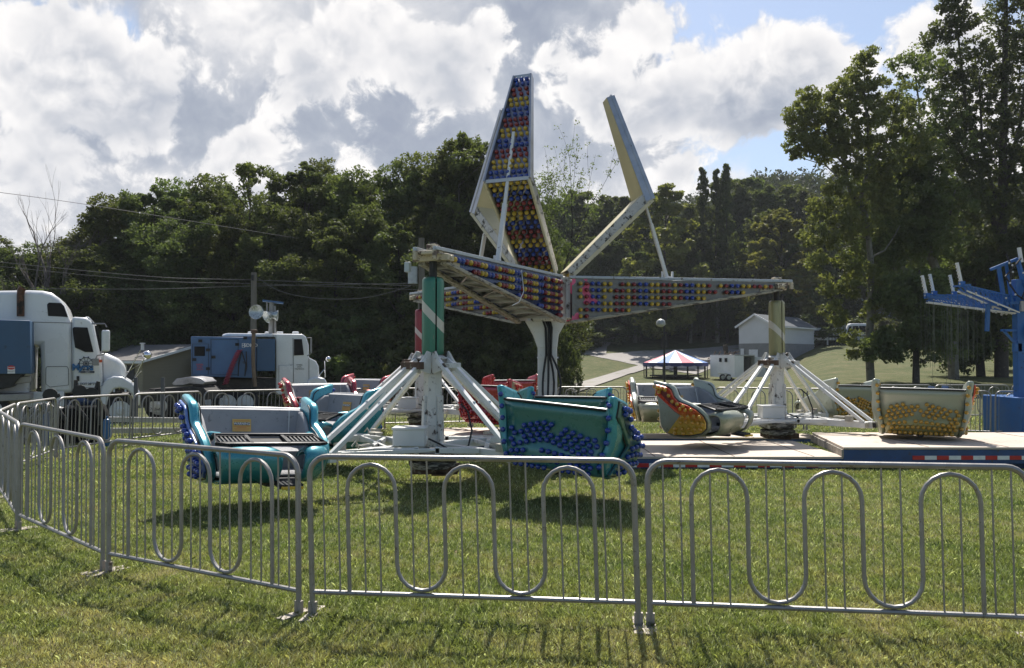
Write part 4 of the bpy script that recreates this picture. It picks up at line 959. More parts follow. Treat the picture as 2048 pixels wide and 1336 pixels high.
for (u, v, dr_, rr) in ((513, 624, (-.25, -1, .1), .26), (535, 632, (-.9, -.5, -.5), .24), (552, 630, (1, -.1, -.1), .2)):
    q = Vector(dr_).to_track_quat('Z', 'Y').to_matrix(); b = MB(); b.lathe([(.03, -.24), (.09, -.22), (rr * .6, -.12), (rr, .04), (rr * 1.04, .06), (rr, .07), (rr * .7, .03), (.02, .0)], GP(u, v, .2), 18, q); b.build('flood_light', mat('lamp_reflector', (.42, .44, .42), .25, .5), gt_, True, ang=60)

# fifth-wheel tractor frame between the trucks
YF = 27.
fw = empty('flat_tractor_rear', (px(370, 820, YF).x, YF, gz(-9, YF)), 0, 'dark rear end of a tractor with pale greased coupling plate, between the two trucks', 'truck rear')
silh([(292, 778), (400, 774), (412, 785), (412, 800), (292, 806)], YF, fw, 'frame_rail', DARK, .2, 1.6, .02)
silh([(336, 768), (345, 758), (372, 754), (394, 757), (404, 765), (400, 770), (372, 768), (360, 771), (340, 772)], YF, fw, 'coupling_plate', mat('greased_plate', (.30, .30, .31), .35, .6, .3, 5.), .3, 1.4, .02)
silh([(278, 800), (282, 782), (305, 780), (308, 808), (280, 815)], YF, fw, 'mud_flap', BLACK, .1, .6, .01)
for u in (318, 372): wheel(fw, px(u, 812, YF) - fw.location + Vector((0, .2, 0)), .48, .5)
b = MB(); b.box(px(313, 818, YF) - fw.location + Vector((0, -.1, 0)), (.34, .01, .17)); b.build('number_plate', WINK, fw)
text('74208', .13, INK, fw, px(313, 818, YF) - fw.location + Vector((0, -.11, 0)), (pi / 2, 0, 0), 'plate_number')
for u in (272, 326):
    b = MB(); b.bar(px(u, 755, 24.) , px(u, 840, 24.), .09); o = b.build('marker_post', mat('grey_post', (.10, .10, .11), .6), None); tag(o, 'short dark grey post left of the dark coupling plate' if u == 272 else 'short dark grey post beside the dark coupling plate, right one', 'post')

# dark folded equipment behind the left fence
YE = 17.3
eq = empty('folded_ride_gear', (px(130, 890, YE).x, YE, gz(-9.4, YE)), 0, 'dark heap of folded ride gear with blue roll on top, behind the left fence', 'ride equipment')
set_plane(eq, 24)
silh([(105, 905), (105, 835), (125, 815), (205, 812), (213, 830), (213, 903)], YE, eq, 'tarp_stack', mat('black_tarp', (.010, .010, .011), .9, 0, .4, 3., spec=.1, bump=.8, bscale=5.), .1, 1.2, .06)
b = MB(); q = Matrix.Rotation(pi / 2, 3, 'Y'); b.lathe([(.02, -.3), (.1, -.28), (.11, 0), (.1, .28), (.02, .3)], onplane(eq, 166, 803) + Vector((0, .5, 0)), 14, q); b.build('blue_roll', mat('navy_vinyl', (.05, .09, .20), .35, 0, .2, 4.), eq, True)
b = MB()
for k2 in range(6):
    u0 = 14 + k2 * 9; pts = [onplane(eq, u0 + t * 12, 905 - 95 * sin(t * pi / 12) * (1 - k2 * .04)) + Vector((0, k2 * .25, 0)) for t in range(9)]
    b.tube(pts, .05, 6)
b.build('hoop_rack', mat('grey_rib', (.12, .12, .12), .5, .3), eq, True)
b = MB()
for (p1, p2) in (((185, 800), (197, 763)), ((196, 765), (199, 850)), ((150, 800), (152, 760)), ((90, 800), (120, 790)), ((100, 795), (135, 845)), ((140, 795), (175, 840))):
    b.tube([onplane(eq, *p1), onplane(eq, *p2)], .04, 7)
b.build('strut', DARK, eq, True)
b = MB()
for u, v in ((101, 790), (160, 783), (183, 788)): b.lathe([(.14, -.04), (.14, .04)], onplane(eq, u, v) + Vector((0, -.05, 0)), 14, Matrix.Rotation(pi / 2, 3, 'X'))
b.build('pulley', BLACK, eq, True)
silh([(86, 905), (88, 828), (98, 824), (100, 905)], YE, eq, 'blue_leg', TRAILBLUE, -.2, 0, .01)
b = MB(); b.lathe([(.05, 0), (.065, .02), (.07, .06), (.07, .50), (.055, .56), (.025, .58), (.025, .63)], (px(213, 880, 16.9).x, 16.9, gz(-8, 16.9)), 16); o = b.build('gas_cylinder', mat('blue_cylinder_paint', (.02, .10, .24), .4, 0, .15, 4.), None, True); tag(o, 'upright blue gas cylinder beside the dark folded gear', 'cylinder')
b = MB(); b.bar((px(205, 838, 19.6).x, 19.6, .25), (px(330, 832, 19.6).x, 20.6, .15), .14, .12); b.bar((px(215, 850, 19.4).x, 19.4, .0), (px(330, 842, 19.4).x, 20.4, -.08), .14, .12); o = b.build('aluminium_rails', SILVER, None); tag(o, 'long low aluminium rails lying by the white truck wheel', 'rails')
# ------------------------------------------------------------------ ground
ys = np.concatenate([np.arange(-20, 2, 2.), np.arange(2, 30, .5), np.arange(30, 130, 1.5), np.arange(130, 340, 6.), np.array([400, 500, 700, 1000.])])
xs = np.concatenate([np.array([-900, -500, -300, -200.]), np.arange(-140, -24, 5.), np.arange(-24, 24, .8), np.arange(24, 80, 1.5), np.arange(80, 160, 5.), np.array([200, 300, 500, 900.])])
XX, YY = np.meshgrid(xs, ys); ZZ = g(XX, YY)
nx, ny = len(xs), len(ys)
me = bpy.data.meshes.new('ground'); V = np.stack([XX, YY, ZZ], -1).reshape(-1, 3)
idx = np.arange(nx * ny).reshape(ny, nx); Q = np.stack([idx[:-1, :-1], idx[:-1, 1:], idx[1:, 1:], idx[1:, :-1]], -1).reshape(-1, 4)
me.vertices.add(len(V)); me.vertices.foreach_set('co', V.reshape(-1).astype(np.float32)); me.loops.add(Q.size); me.loops.foreach_set('vertex_index', Q.reshape(-1).astype(np.int32))
me.polygons.add(len(Q)); me.polygons.foreach_set('loop_start', np.arange(0, Q.size, 4, dtype=np.int32)); me.update(calc_edges=True)
me.polygons.foreach_set('use_smooth', [True] * len(Q))
ground = bpy.data.objects.new('ground', me); COL.objects.link(ground); ground['kind'] = 'structure'
def grass_colour(t):
    """shared colour of turf: patches of fresh green, olive and dried straw"""
    tc = N(t, 'ShaderNodeNewGeometry')
    n1 = N(t, 'ShaderNodeTexNoise', inp={'Scale': .55, 'Detail': 4., 'Roughness': .6}); t.links.new(tc.outputs['Position'], n1.inputs['Vector'])
    n2 = N(t, 'ShaderNodeTexNoise', inp={'Scale': 3.1, 'Detail': 5., 'Roughness': .65}); t.links.new(tc.outputs['Position'], n2.inputs['Vector'])
    n3 = N(t, 'ShaderNodeTexNoise', inp={'Scale': .09, 'Detail': 3.}); t.links.new(tc.outputs['Position'], n3.inputs['Vector'])
    a = N(t, 'ShaderNodeMath', operation='ADD'); t.links.new(n1.outputs[0], a.inputs[0]); t.links.new(n2.outputs[0], a.inputs[1])
    sx = N(t, 'ShaderNodeSeparateXYZ'); t.links.new(tc.outputs['Position'], sx.inputs[0])
    nr = N(t, 'ShaderNodeMapRange', inp={'From Min': 4.6, 'From Max': 6.2, 'To Min': .16, 'To Max': 0.}); t.links.new(sx.outputs[1], nr.inputs[0])
    a2 = N(t, 'ShaderNodeMath', operation='ADD'); t.links.new(a.outputs[0], a2.inputs[0]); t.links.new(nr.outputs[0], a2.inputs[1])
    r = N(t, 'ShaderNodeMapRange', inp={'From Min': .78, 'From Max': 1.36}); t.links.new(a2.outputs[0], r.inputs[0])
    cr = N(t, 'ShaderNodeValToRGB'); e = cr.color_ramp.elements
    e[0].position = 0; e[0].color = (.135, .175, .060, 1); e[1].position = 1; e[1].color = (.43, .365, .22, 1)
    m_ = e.new(.42); m_.color = (.225, .243, .095, 1); m_ = e.new(.70); m_.color = (.295, .275, .135, 1)
    t.links.new(r.outputs[0], cr.inputs[0])
    return cr.outputs[0], n3.outputs[0], tc
m = bpy.data.materials.new('turf'); t = nt(m); out = N(t, 'ShaderNodeOutputMaterial'); p = N(t, 'ShaderNodeBsdfPrincipled', inp={'Roughness': .9, 'Specular IOR Level': .15}); t.links.new(p.outputs[0], out.inputs[0])
c, n3, tc = grass_colour(t)
dk = N(t, 'ShaderNodeMix', data_type='RGBA', blend_type='MULTIPLY'); dk.inputs[0].default_value = 1; t.links.new(c, dk.inputs[6])
sx = N(t, 'ShaderNodeSeparateXYZ'); t.links.new(tc.outputs['Position'], sx.inputs[0])
# the soil between blades shows near by; farther off the turf reads as a closed cover
fr = N(t, 'ShaderNodeMapRange', inp={'From Min': 10, 'From Max': 30, 'To Min': .60, 'To Max': .40}); t.links.new(sx.outputs[1], fr.inputs[0])
t.links.new(fr.outputs[0], dk.inputs[7])
nf = N(t, 'ShaderNodeTexNoise', inp={'Scale': 28., 'Detail': 6., 'Roughness': .75}); t.links.new(tc.outputs['Position'], nf.inputs['Vector'])
mv = N(t, 'ShaderNodeMapRange', inp={'From Min': .3, 'From Max': .7, 'To Min': .6, 'To Max': 1.4}); t.links.new(nf.outputs[0], mv.inputs[0])
m2 = N(t, 'ShaderNodeMix', data_type='RGBA', blend_type='MULTIPLY'); m2.inputs[0].default_value = 1; t.links.new(dk.outputs[2], m2.inputs[6]); t.links.new(mv.outputs[0], m2.inputs[7])
t.links.new(m2.outputs[2], p.inputs['Base Color'])
# patches of bare, trodden soil and clover here and there
ns = N(t, 'ShaderNodeTexNoise', inp={'Scale': .9, 'Detail': 6., 'Roughness': .7}); t.links.new(tc.outputs['Position'], ns.inputs['Vector'])
rs = N(t, 'ShaderNodeMapRange', inp={'From Min': .62, 'From Max': .70}); t.links.new(ns.outputs[0], rs.inputs[0])
m5 = N(t, 'ShaderNodeMix', data_type='RGBA'); t.links.new(rs.outputs[0], m5.inputs[0]); t.links.new(m2.outputs[2], m5.inputs[6]); m5.inputs[7].default_value = (.20, .15, .09, 1)
nearm = N(t, 'ShaderNodeMapRange', inp={'From Min': 24, 'From Max': 30, 'To Min': 1, 'To Max': 0}); t.links.new(sx.outputs[1], nearm.inputs[0])
m6 = N(t, 'ShaderNodeMix', data_type='RGBA'); t.links.new(nearm.outputs[0], m6.inputs[0]); t.links.new(m2.outputs[2], m6.inputs[6]); t.links.new(m5.outputs[2], m6.inputs[7]); t.links.new(m6.outputs[2], p.inputs['Base Color'])
b_ = N(t, 'ShaderNodeBump', inp={'Strength': .8, 'Distance': .04}); t.links.new(nf.outputs[0], b_.inputs['Height']); t.links.new(b_.outputs[0], p.inputs['Normal'])
me.materials.append(m)

# blades
rng = np.random.default_rng(3)
def blades(n, y0, y1, pw, hmin, hmax, wid):
    u = rng.random(n); k = 1 - pw
    y = (y0 ** k + u * (y1 ** k - y0 ** k)) ** (1 / k)
    x = (rng.random(n) * 2 - 1) * (y * .66 + 2.2)
    # tufts: pull some blades together
    cx_, cy_ = np.round(x / .11), np.round(y / .11); h1 = np.sin(cx_ * 12.9898 + cy_ * 78.233) * 43758.5453; h1 -= np.floor(h1); h2 = np.sin(cx_ * 39.34 + cy_ * 11.13) * 24634.63; h2 -= np.floor(h2)
    tx_, ty_ = (cx_ + h1 - .5) * .11, (cy_ + h2 - .5) * .11; w = rng.random(n) ** 2 * .5
    x = x * (1 - w) + tx_ * w; y = y * (1 - w) + ty_ * w
    hh = (hmin + (hmax - hmin) * rng.random(n) ** 1.3) * (.7 + .6 * h1)
    a = rng.random(n) * 2 * pi + 0; lean = hh * (.15 + .95 * rng.random(n))
    la = (h1 + h2) * 6.28 + rng.normal(0, 1.7, n)
    lx, ly = np.cos(la) * lean, np.sin(la) * lean
    wd = wid * (.6 + .8 * rng.random(n)) * np.maximum(1, y / 9.)
    wx, wy = np.cos(a) * wd, np.sin(a) * wd; z = g(x, y)
    P = np.zeros((n, 5, 3))
    P[:, 0] = np.stack([x - wx, y - wy, z - .004], -1); P[:, 1] = np.stack([x + wx, y + wy, z - .004], -1)
    P[:, 2] = np.stack([x + wx * .8 + lx * .4, y + wy * .8 + ly * .4, z + hh * .62], -1)
    P[:, 3] = np.stack([x + lx, y + ly, z + hh * .9], -1)
    P[:, 4] = np.stack([x - wx * .8 + lx * .4, y - wy * .8 + ly * .4, z + hh * .62], -1)
    return P
gm = bpy.data.materials.new('grass_blades'); t = nt(gm); out = N(t, 'ShaderNodeOutputMaterial'); c, n3, tc = grass_colour(t)
rp = N(t, 'ShaderNodeMapRange', inp={'To Min': .65, 'To Max': 1.55}); t.links.new(tc.outputs['Random Per Island'], rp.inputs[0])
m2 = N(t, 'ShaderNodeMix', data_type='RGBA', blend_type='MULTIPLY'); m2.inputs[0].default_value = 1; t.links.new(c, m2.inputs[6]); t.links.new(rp.outputs[0], m2.inputs[7])
glint = N(t, 'ShaderNodeMath', operation='GREATER_THAN', inp={1: .90}); t.links.new(tc.outputs['Random Per Island'], glint.inputs[0])  # some blades coloured pale, painting in bright specular flecks
m3 = N(t, 'ShaderNodeMix', data_type='RGBA'); t.links.new(glint.outputs[0], m3.inputs[0]); t.links.new(m2.outputs[2], m3.inputs[6]); m3.inputs[7].default_value = (.62, .62, .44, 1)
p = N(t, 'ShaderNodeBsdfPrincipled', inp={'Roughness': .42, 'Specular IOR Level': .55}); t.links.new(m3.outputs[2], p.inputs['Base Color'])
tr_ = N(t, 'ShaderNodeBsdfTranslucent'); m4 = N(t, 'ShaderNodeMix', data_type='RGBA', blend_type='MULTIPLY'); m4.inputs[0].default_value = 1; t.links.new(m3.outputs[2], m4.inputs[6]); m4.inputs[7].default_value = (1.25, 1.4, .7, 1); t.links.new(m4.outputs[2], tr_.inputs[0])
ms = N(t, 'ShaderNodeMixShader', inp={0: .35}); t.links.new(p.outputs[0], ms.inputs[1]); t.links.new(tr_.outputs[0], ms.inputs[2]); t.links.new(ms.outputs[0], out.inputs[0])
PB = np.concatenate([blades(800000, 3.4, 13, 1.35, .018, .050, .0024), blades(210000, 12, 27, 1.6, .03, .06, .0034)])
# none under the decks
inside = ((PB[:, 0, 0] > .8) & (PB[:, 0, 0] < 12.7) & (PB[:, 0, 1] > 13.0) & (PB[:, 0, 1] < 15.5)) | ((PB[:, 0, 0] > 1.2) & (PB[:, 0, 0] < 6.7) & (PB[:, 0, 1] > 17.6) & (PB[:, 0, 1] < 18.5)) | ((PB[:, 0, 0] > -1.7) & (PB[:, 0, 0] < 2.3) & (PB[:, 0, 1] > 15.5) & (PB[:, 0, 1] < 18.6))
PB = PB[~inside]
gr = np_mesh('grass', PB, 5, gm); gr['kind'] = 'stuff'

# ------------------------------------------------------------------ gravel roads
GRAV = mat('pale_gravel', (.27, .25, .23), .9, 0, .2, .35, (.15, .16, .08), .25, .5, .5, 25.)
def road(name, left, right, dz=.05):
    n = 14; 
    def resamp(p):
        p = [Vector((a, b_, 0)) for a, b_ in p]; L = [0]
        for i in range(1, len(p)): L.append(L[-1] + (p[i] - p[i - 1]).length)
        o = []
        for k in range(n * 2 + 1):
            d = L[-1] * k / (n * 2); i = max(j for j in range(len(L)) if L[j] <= d + 1e-6); i = min(i, len(p) - 2)
            o.append(p[i].lerp(p[i + 1], (d - L[i]) / max(L[i + 1] - L[i], 1e-6)))
        return o
    L_, R_ = resamp(left), resamp(right); rows = []
    for a, b_ in zip(L_, R_):
        A, B = gt(a.x, a.y), gt(b_.x, b_.y); row = []
        for j in range(9):
            q = A.lerp(B, j / 8); row.append(Vector((q.x, q.y, gz(q.x, q.y) + dz)))
        rows.append(row)
    o = MB().sheet(rows).build(name, GRAV, None, True); o['kind'] = 'structure'
road('gravel_road', [(1175, 708), (1210, 709), (1277, 703), (1394, 698), (1482, 690)], [(1180, 712), (1235, 723), (1290, 735), (1394, 750), (1484, 712)])
road('gravel_path', [(1098, 786), (1160, 766), (1235, 745), (1290, 728)], [(1120, 800), (1195, 772), (1257, 750), (1300, 738)], .09)
road('gravel_track', [(1168, 711), (1178, 692), (1197, 677), (1250, 668)], [(1212, 711), (1214, 695), (1228, 684), (1262, 675)], .09)

# ------------------------------------------------------------------ buildings behind
def house(name, lab, A, B, C, zb, zs, ze, zr, wallm, basem, roofm, ov=.35):
    """corner A, B (front, gable), C (B to C is the long wall); base, sill of siding, eave, ridge"""
    A, B, C = Vector(A), Vector(B), Vector(C); D = A + C - B; r = empty(name, (B.x, B.y, 0), 0, lab, 'building'); o = Vector((B.x, B.y, 0))
    def P(q, z): return Vector((q.x, q.y, z)) - o
    cs = [A, B, C, D]
    def ringw(z0, z1, nm, mm, gable=None, out_=0.):
        b = MB(); ce = sum(cs, Vector((0, 0))) / 4
        cc = [q + (q - ce).normalized() * out_ for q in cs]
        for i in range(4): b._add([P(cc[i], z0), P(cc[(i + 1) % 4], z0), P(cc[(i + 1) % 4], z1), P(cc[i], z1)], [(0, 1, 2, 3)])
        if gable:
            for q1, q2 in ((cc[0], cc[1]), (cc[2], cc[3])): b._add([P(q1, z1), P(q2, z1), P((q1 + q2) / 2, gable)], [(0, 1, 2)])
        return b.build(nm, mm, r)
    if basem: ringw(zb, zs, 'block_base', basem, None, .04)
    ringw(zs, ze, 'wall', wallm, zr)
    ax = (C - B).normalized(); m0, m1 = (A + B) / 2, (C + D) / 2; b = MB()
    for e0, e1 in ((A, D), (B, C)):
        s = (e0 - m0).normalized(); f = ov; dz = (zr - ze) / (e0 - m0).length * ov
        b._add([P(e0 + s * f - ax * ov, ze - dz + .05), P(e1 + s * f + ax * ov, ze - dz + .05), P(m1 + ax * ov, zr + .05), P(m0 - ax * ov, zr + .05)], [(0, 1, 2, 3)])
    b.build('roof', roofm, r, solid=.12)
    b = MB()
    for e0 in (A, B):
        s = (e0 - m0).normalized(); dz = (zr - ze) / (e0 - m0).length * ov
        b.bar(P(e0 + s * ov - ax * (ov + .03), ze - dz + .02), P(m0 - ax * (ov + .03), zr + .02), .06, .22)
    s = (B - m0).normalized(); b.bar(P(B + s * ov, ze - dz), P(C + s * ov, ze - dz), .08, .16)
    b.build('fascia', mat('white_trim', (.7, .7, .7), .5), r)
    return r, P
SIDW = mat('white_lap_siding', (.62, .63, .66), .5, 0, .04, 1., bump=.0)
def lap(m, sc=40.):
    t = m.node_tree; p = [n for n in t.nodes if n.type == 'BSDF_PRINCIPLED'][0]; ge = N(t, 'ShaderNodeNewGeometry'); sx = N(t, 'ShaderNodeSeparateXYZ'); t.links.new(ge.outputs['Position'], sx.inputs[0])
    mm = N(t, 'ShaderNodeMath', operation='MULTIPLY', inp={1: sc / 6.283}); t.links.new(sx.outputs[2], mm.inputs[0]); fr_ = N(t, 'ShaderNodeMath', operation='FRACT'); t.links.new(mm.outputs[0], fr_.inputs[0])
    b = N(t, 'ShaderNodeBump', inp={'Strength': .9, 'Distance': .03}); t.links.new(fr_.outputs[0], b.inputs['Height']); t.links.new(b.outputs[0], p.inputs['Normal'])
lap(SIDW); TANS = mat('tan_lap_siding', (.27, .24, .18), .6, 0, .05, 1.); lap(TANS, 45.)
BLOCK = mat('grey_concrete_block', (.20, .20, .20), .85, 0, .15, 2., bump=.3, bscale=8.)
SHING = mat('dark_shingle_roof', (.075, .085, .095), .85, 0, .2, 3., bump=.4, bscale=12.)
SHING2 = mat('brown_grey_shingle_roof', (.14, .13, .12), .85, 0, .2, 2., bump=.4, bscale=12.)
def G2(u, Y): return (ray(u, 700).x * Y, Y)
r, P = house('white_building', 'white sided building on grey block basement with dark roof, behind the gold cowl', G2(1478, 94), G2(1547, 90), G2(1628, 99), -.6, 3.15, 5.15, 6.35, SIDW, BLOCK, SHING)
A_, B_ = Vector(G2(1478, 94)), Vector(G2(1547, 90))
for u0, u1, v0, v1 in ((1483, 1490, 697, 712), (1500, 1518, 699, 722)):
    q0, q1 = (A_.lerp(B_, (u0 - 1478) / 69)), (A_.lerp(B_, (u1 - 1478) / 69)); z1 = at(u0, v0, 92).z; z0 = at(u0, v1, 92).z; n_ = Vector((-(B_ - A_).y, (B_ - A_).x)).normalized() * -.12
    b = MB(); b._add([P(q0 + n_, z0), P(q1 + n_, z0), P(q1 + n_, z1), P(q0 + n_, z1)], [(0, 1, 2, 3)]); b.build('basement_door', mat('white_door', (.62, .62, .64), .5), r, solid=.05)
r, P = house('mobile_home', 'tan sided mobile home with brown-grey roof, between the two trucks', (at(384, 700, 40).x, 44.5), (at(290, 700, 40).x, 40), (at(180, 700, 40).x, 41), -1.6, -1., 1.72, 2.45, TANS, None, SHING2)
bpy.data.objects.remove(r.children[0] if r.children[0].name.startswith('block') else MB().box((0, 0, -50), (.1, .1, .1)).build('x', TANS))
for o in list(r.children): bpy.data.objects.remove(o)
# long wall faces us on the left, the gable end on the right
r.location = (0, 0, 0)
def HP(u, v, Y): return at(u, v, Y)
b = MB(); zb_ = -1.5
L0, L1, R1 = at(130, 700, 43.), at(286, 700, 40.), at(476, 700, 46); bk = (R1 - L1); bk.z = 0
def ZP(p, z): return Vector((p.x, p.y, z))
ze, zr = 1.62, 2.26; mid = (L1 + R1) / 2
b._add([ZP(L0, zb_), ZP(L1, zb_), ZP(L1, ze), ZP(L0, ze)], [(0, 1, 2, 3)])
b._add([ZP(L1, zb_), ZP(R1, zb_), ZP(R1, ze), ZP(mid, zr), ZP(L1, ze)], [(0, 1, 2, 3, 4)])
b._add([ZP(R1, zb_), ZP(L0 + bk, zb_), ZP(L0 + bk, ze), ZP(R1, ze)], [(0, 1, 2, 3)]); b.build('wall', TANS, r)
dl = (L1 - L0).normalized() * .35; dl.z = 0; sd = bk.normalized() * .35
b = MB(); b._add([ZP(L0 - sd, ze - .12), ZP(L1 + dl - sd, ze - .12), ZP(mid + dl, zr + .06), ZP(mid + (L0 - L1), zr + .06)], [(0, 1, 2, 3)]); b._add([ZP(R1 + dl + sd, ze - .12), ZP(R1 + (L0 - L1) + sd, ze - .12), ZP(mid + (L0 - L1), zr + .06), ZP(mid + dl, zr + .06)], [(0, 1, 2, 3)])
rf = b.build('roof', SHING2, r, solid=.08)
b = MB(); b.bar(ZP(L1 + dl * 1.05 - sd, ze - .14), ZP(mid + dl * 1.05, zr + .04), .05, .12); b.bar(ZP(R1 + dl * 1.05 + sd, ze - .14), ZP(mid + dl * 1.05, zr + .04), .05, .16); b.bar(ZP(L0 - sd * 1.05, ze - .17), ZP(L1 + dl - sd * 1.05, ze - .17), .05, .12); b.build('fascia', mat('white_trim', (.7, .7, .7), .5), r)
b = MB(); q = at(285, 688, 41.2); b.cyl(q + Vector((0, 0, -.3)), q + Vector((0, 0, .0)), .08); b.cyl(q + Vector((0, 0, .0)), q + Vector((0, 0, .06)), .13); b.build('roof_vent', WHITE, rf)
b = MB(); w0 = L0.lerp(L1, .66); w1 = L0.lerp(L1, .80); nn = Vector((.02, -.06, 0)); b._add([ZP(w0, -.4) + nn, ZP(w1, -.4) + nn, ZP(w1, 1.3) + nn, ZP(w0, 1.3) + nn], [(0, 1, 2, 3)]); wn = b.build('window', GLASS, r)
b = MB(); b.bar(ZP(w0, -.4) + nn, ZP(w0, 1.3) + nn, .08); b.bar(ZP(w1, -.4) + nn, ZP(w1, 1.3) + nn, .08); b.bar(ZP(w0, 1.3) + nn, ZP(w1, 1.3) + nn, .08); b.build('window_frame', mat('white_trim', (.7, .7, .7), .5), wn)
b = MB(); w0 = L0.lerp(L1, .815); w1 = L0.lerp(L1, .90); b._add([ZP(w0, -.4) + nn, ZP(w1, -.4) + nn, ZP(w1, 1.3) + nn, ZP(w0, 1.3) + nn], [(0, 1, 2, 3)]); b.build('shutter', mat('dark_shutter', (.03, .03, .035), .6), wn)

# striped tent
YTn = 85.; tc0 = at(1351, 757, YTn); zt_ = gz(tc0.x, YTn)
tent = empty('striped_tent', (tc0.x, YTn, zt_), 0, 'round red, white and blue striped tent top over a kiddie ride, beyond the fences', 'tent')
Rt = 64 / F * YTn; zapex = at(1351, 700, YTn).z - zt_; zedge = at(1351, 727, YTn).z - zt_ + .1
TB, TR, TW = mat('tent_blue_canvas', (.14, .24, .50), .7), mat('tent_red_canvas', (.58, .16, .20), .7), mat('tent_white_canvas', (.72, .74, .78), .7)
b = MB(); n = 16; seq = [0, 2, 1, 2]
for i in range(n):
    b.mi = seq[(i + 2) % 4]
    for j in range(4):
        t0, t1 = j / 4, (j + 1) / 4; a0, a1 = 2 * pi * i / n, 2 * pi * (i + 1) / n
        def tp(a, t): return Vector((cos(a) * Rt * t, sin(a) * Rt * t, zapex + (zedge - zapex) * (t ** .92)))
        b._add([tp(a0, t0 + .001), tp(a0, t1), tp(a1, t1), tp(a1, t0 + .001)], [(0, 1, 2, 3)])
b.build('canopy', [TB, TR, TW], tent)
b = MB(); b.mi = 0
rows = [[Vector((cos(2 * pi * i / 64) * Rt, sin(2 * pi * i / 64) * Rt, zedge)) for i in range(65)], [Vector((cos(2 * pi * i / 64) * Rt, sin(2 * pi * i / 64) * Rt, zedge - .28 - .1 * abs(sin(i * pi / 4)))) for i in range(65)]]
b.sheet(rows); b.build('valance', mat('tent_navy_valance', (.02, .03, .14), .7), tent, solid=.03)
for i in range(16):
    a = 2 * pi * (i + .5) / 16; MB().cyl((cos(a) * Rt * .97, sin(a) * Rt * .97, 0), (cos(a) * Rt * .97, sin(a) * Rt * .97, zedge - .1), .045, n=6).build('pole', DARK, tent)
b = MB(); b.lathe([(Rt * .8, .18), (Rt * .8, .28), (.3, .3)], (0, 0, 0), 24); b.cyl((0, 0, .2), (0, 0, zedge), .2, n=8); b.bar((-Rt * .8, -.5, .9), (Rt * .8, .4, .7), .08); b.bar((-Rt * .3, -2, 1.), (Rt * .5, -1.5, .9), .07); b.build('ride_platform', DARK, tent)

# cargo trailer
YC = 78.
ct = empty('cargo_trailer', (at(1462, 757, YC).x, YC, gz(at(1462, 757, YC).x, YC)), 0, 'white enclosed cargo trailer with open rear doors, right of the striped tent', 'trailer')
def CP(u, v, Y=YC): return at(u, v, Y) - ct.location
b = MB(); a0, a1, a2 = CP(1421, 750, 82), CP(1470, 757, 78), CP(1510, 757, 80.5)
def zq(p, z): return Vector((p.x, p.y, z))
zl, zh = .35, 2.45; bkv = a2 - a1
b._add([zq(a0, zl), zq(a1, zl), zq(a1, zh), zq(a0, zh)], [(0, 1, 2, 3)])
b._add([zq(a0 + bkv, zl), zq(a0, zl), zq(a0, zh), zq(a0 + bkv, zh)], [(0, 1, 2, 3)]); b._add([zq(a2, zl), zq(a0 + bkv, zl), zq(a0 + bkv, zh), zq(a2, zh)], [(0, 1, 2, 3)])
b.build('body', mat('white_trailer_skin', (.72, .73, .75), .45, 0, .06, 1.), ct, solid=.05)
b = MB(); b._add([zq(a0, zh), zq(a1, zh), zq(a2, zh), zq(a0 + bkv, zh)], [(0, 1, 2, 3)]); b.build('roof', mat('grey_trailer_roof', (.35, .36, .36), .5), ct, solid=.12)
b = MB(); b._add([zq(a1, zl), zq(a1.lerp(a2, .42), zl), zq(a1.lerp(a2, .42), zh - .05), zq(a1, zh - .05)], [(0, 1, 2, 3)]); b.build('rear_door', mat('white_trailer_skin', (.72, .73, .75), .45), ct, solid=.06)
e = (a1 - a0).normalized() * .9; b = MB(); b._add([zq(a2, zl), zq(a2 + Vector((.9, -.5, 0)), zl), zq(a2 + Vector((.9, -.5, 0)), zh - .25), zq(a2, zh - .1)], [(0, 1, 2, 3)]); b.build('open_door', mat('white_trailer_skin', (.72, .73, .75), .45), ct, solid=.05)
b = MB(); b.box(zq(a1.lerp(a2, .6) + Vector((-.2, .6, 0)), 1.3), (1.4, .1, 1.9)); b.build('dark_interior', BLACK, ct)
for t_ in (.45, .68):
    w_ = a0.lerp(a1, t_); nrm = Vector((-.05, -.07, 0)); MB().box(zq(w_, 2.0) + nrm, (.34, .12, .38)).build('window', GLASS, ct)
for t_ in (.62, .86): wheel(ct, zq(a0.lerp(a1, t_ - .08), .33) + Vector((-.1, -.15, 0)), .32, .2, WHITE)
b = MB(); b.box(zq(a0.lerp(a1, .66), .7) + Vector((-.08, -.1, 0)), (1.5, .2, .12)); b.build('fender', WHITE, ct)
b = MB(); q = at(1455, 709, 84.); 
for i in range(5): b.bar(q + Vector((-1.6 + i * .5, 0, -.5)), q + Vector((-1.2 + i * .5, 0, .35)), .08)
b.bar(q + Vector((-2, 0, -.4)), q + Vector((1.2, 0, .3)), .1); b.bar(q + Vector((-2, .3, -.7)), q + Vector((1.2, .3, .0)), .1)
o = b.build('folded_ramp', RUST, None); tag(o, 'rusty open-frame ramp lying just behind the cargo trailer', 'ramp')
b = MB(); q = at(1453, 700, 88.); b.bar(q + Vector((0, 0, -.6)), q + Vector((-.15, 0, .55)), .45, .3); o = b.build('stump', mat('dark_stump', (.04, .03, .02), .9, bump=.5), None, bevel=.05); tag(o, 'dark leaning stump beside the gravel road, left of the white building', 'stump')

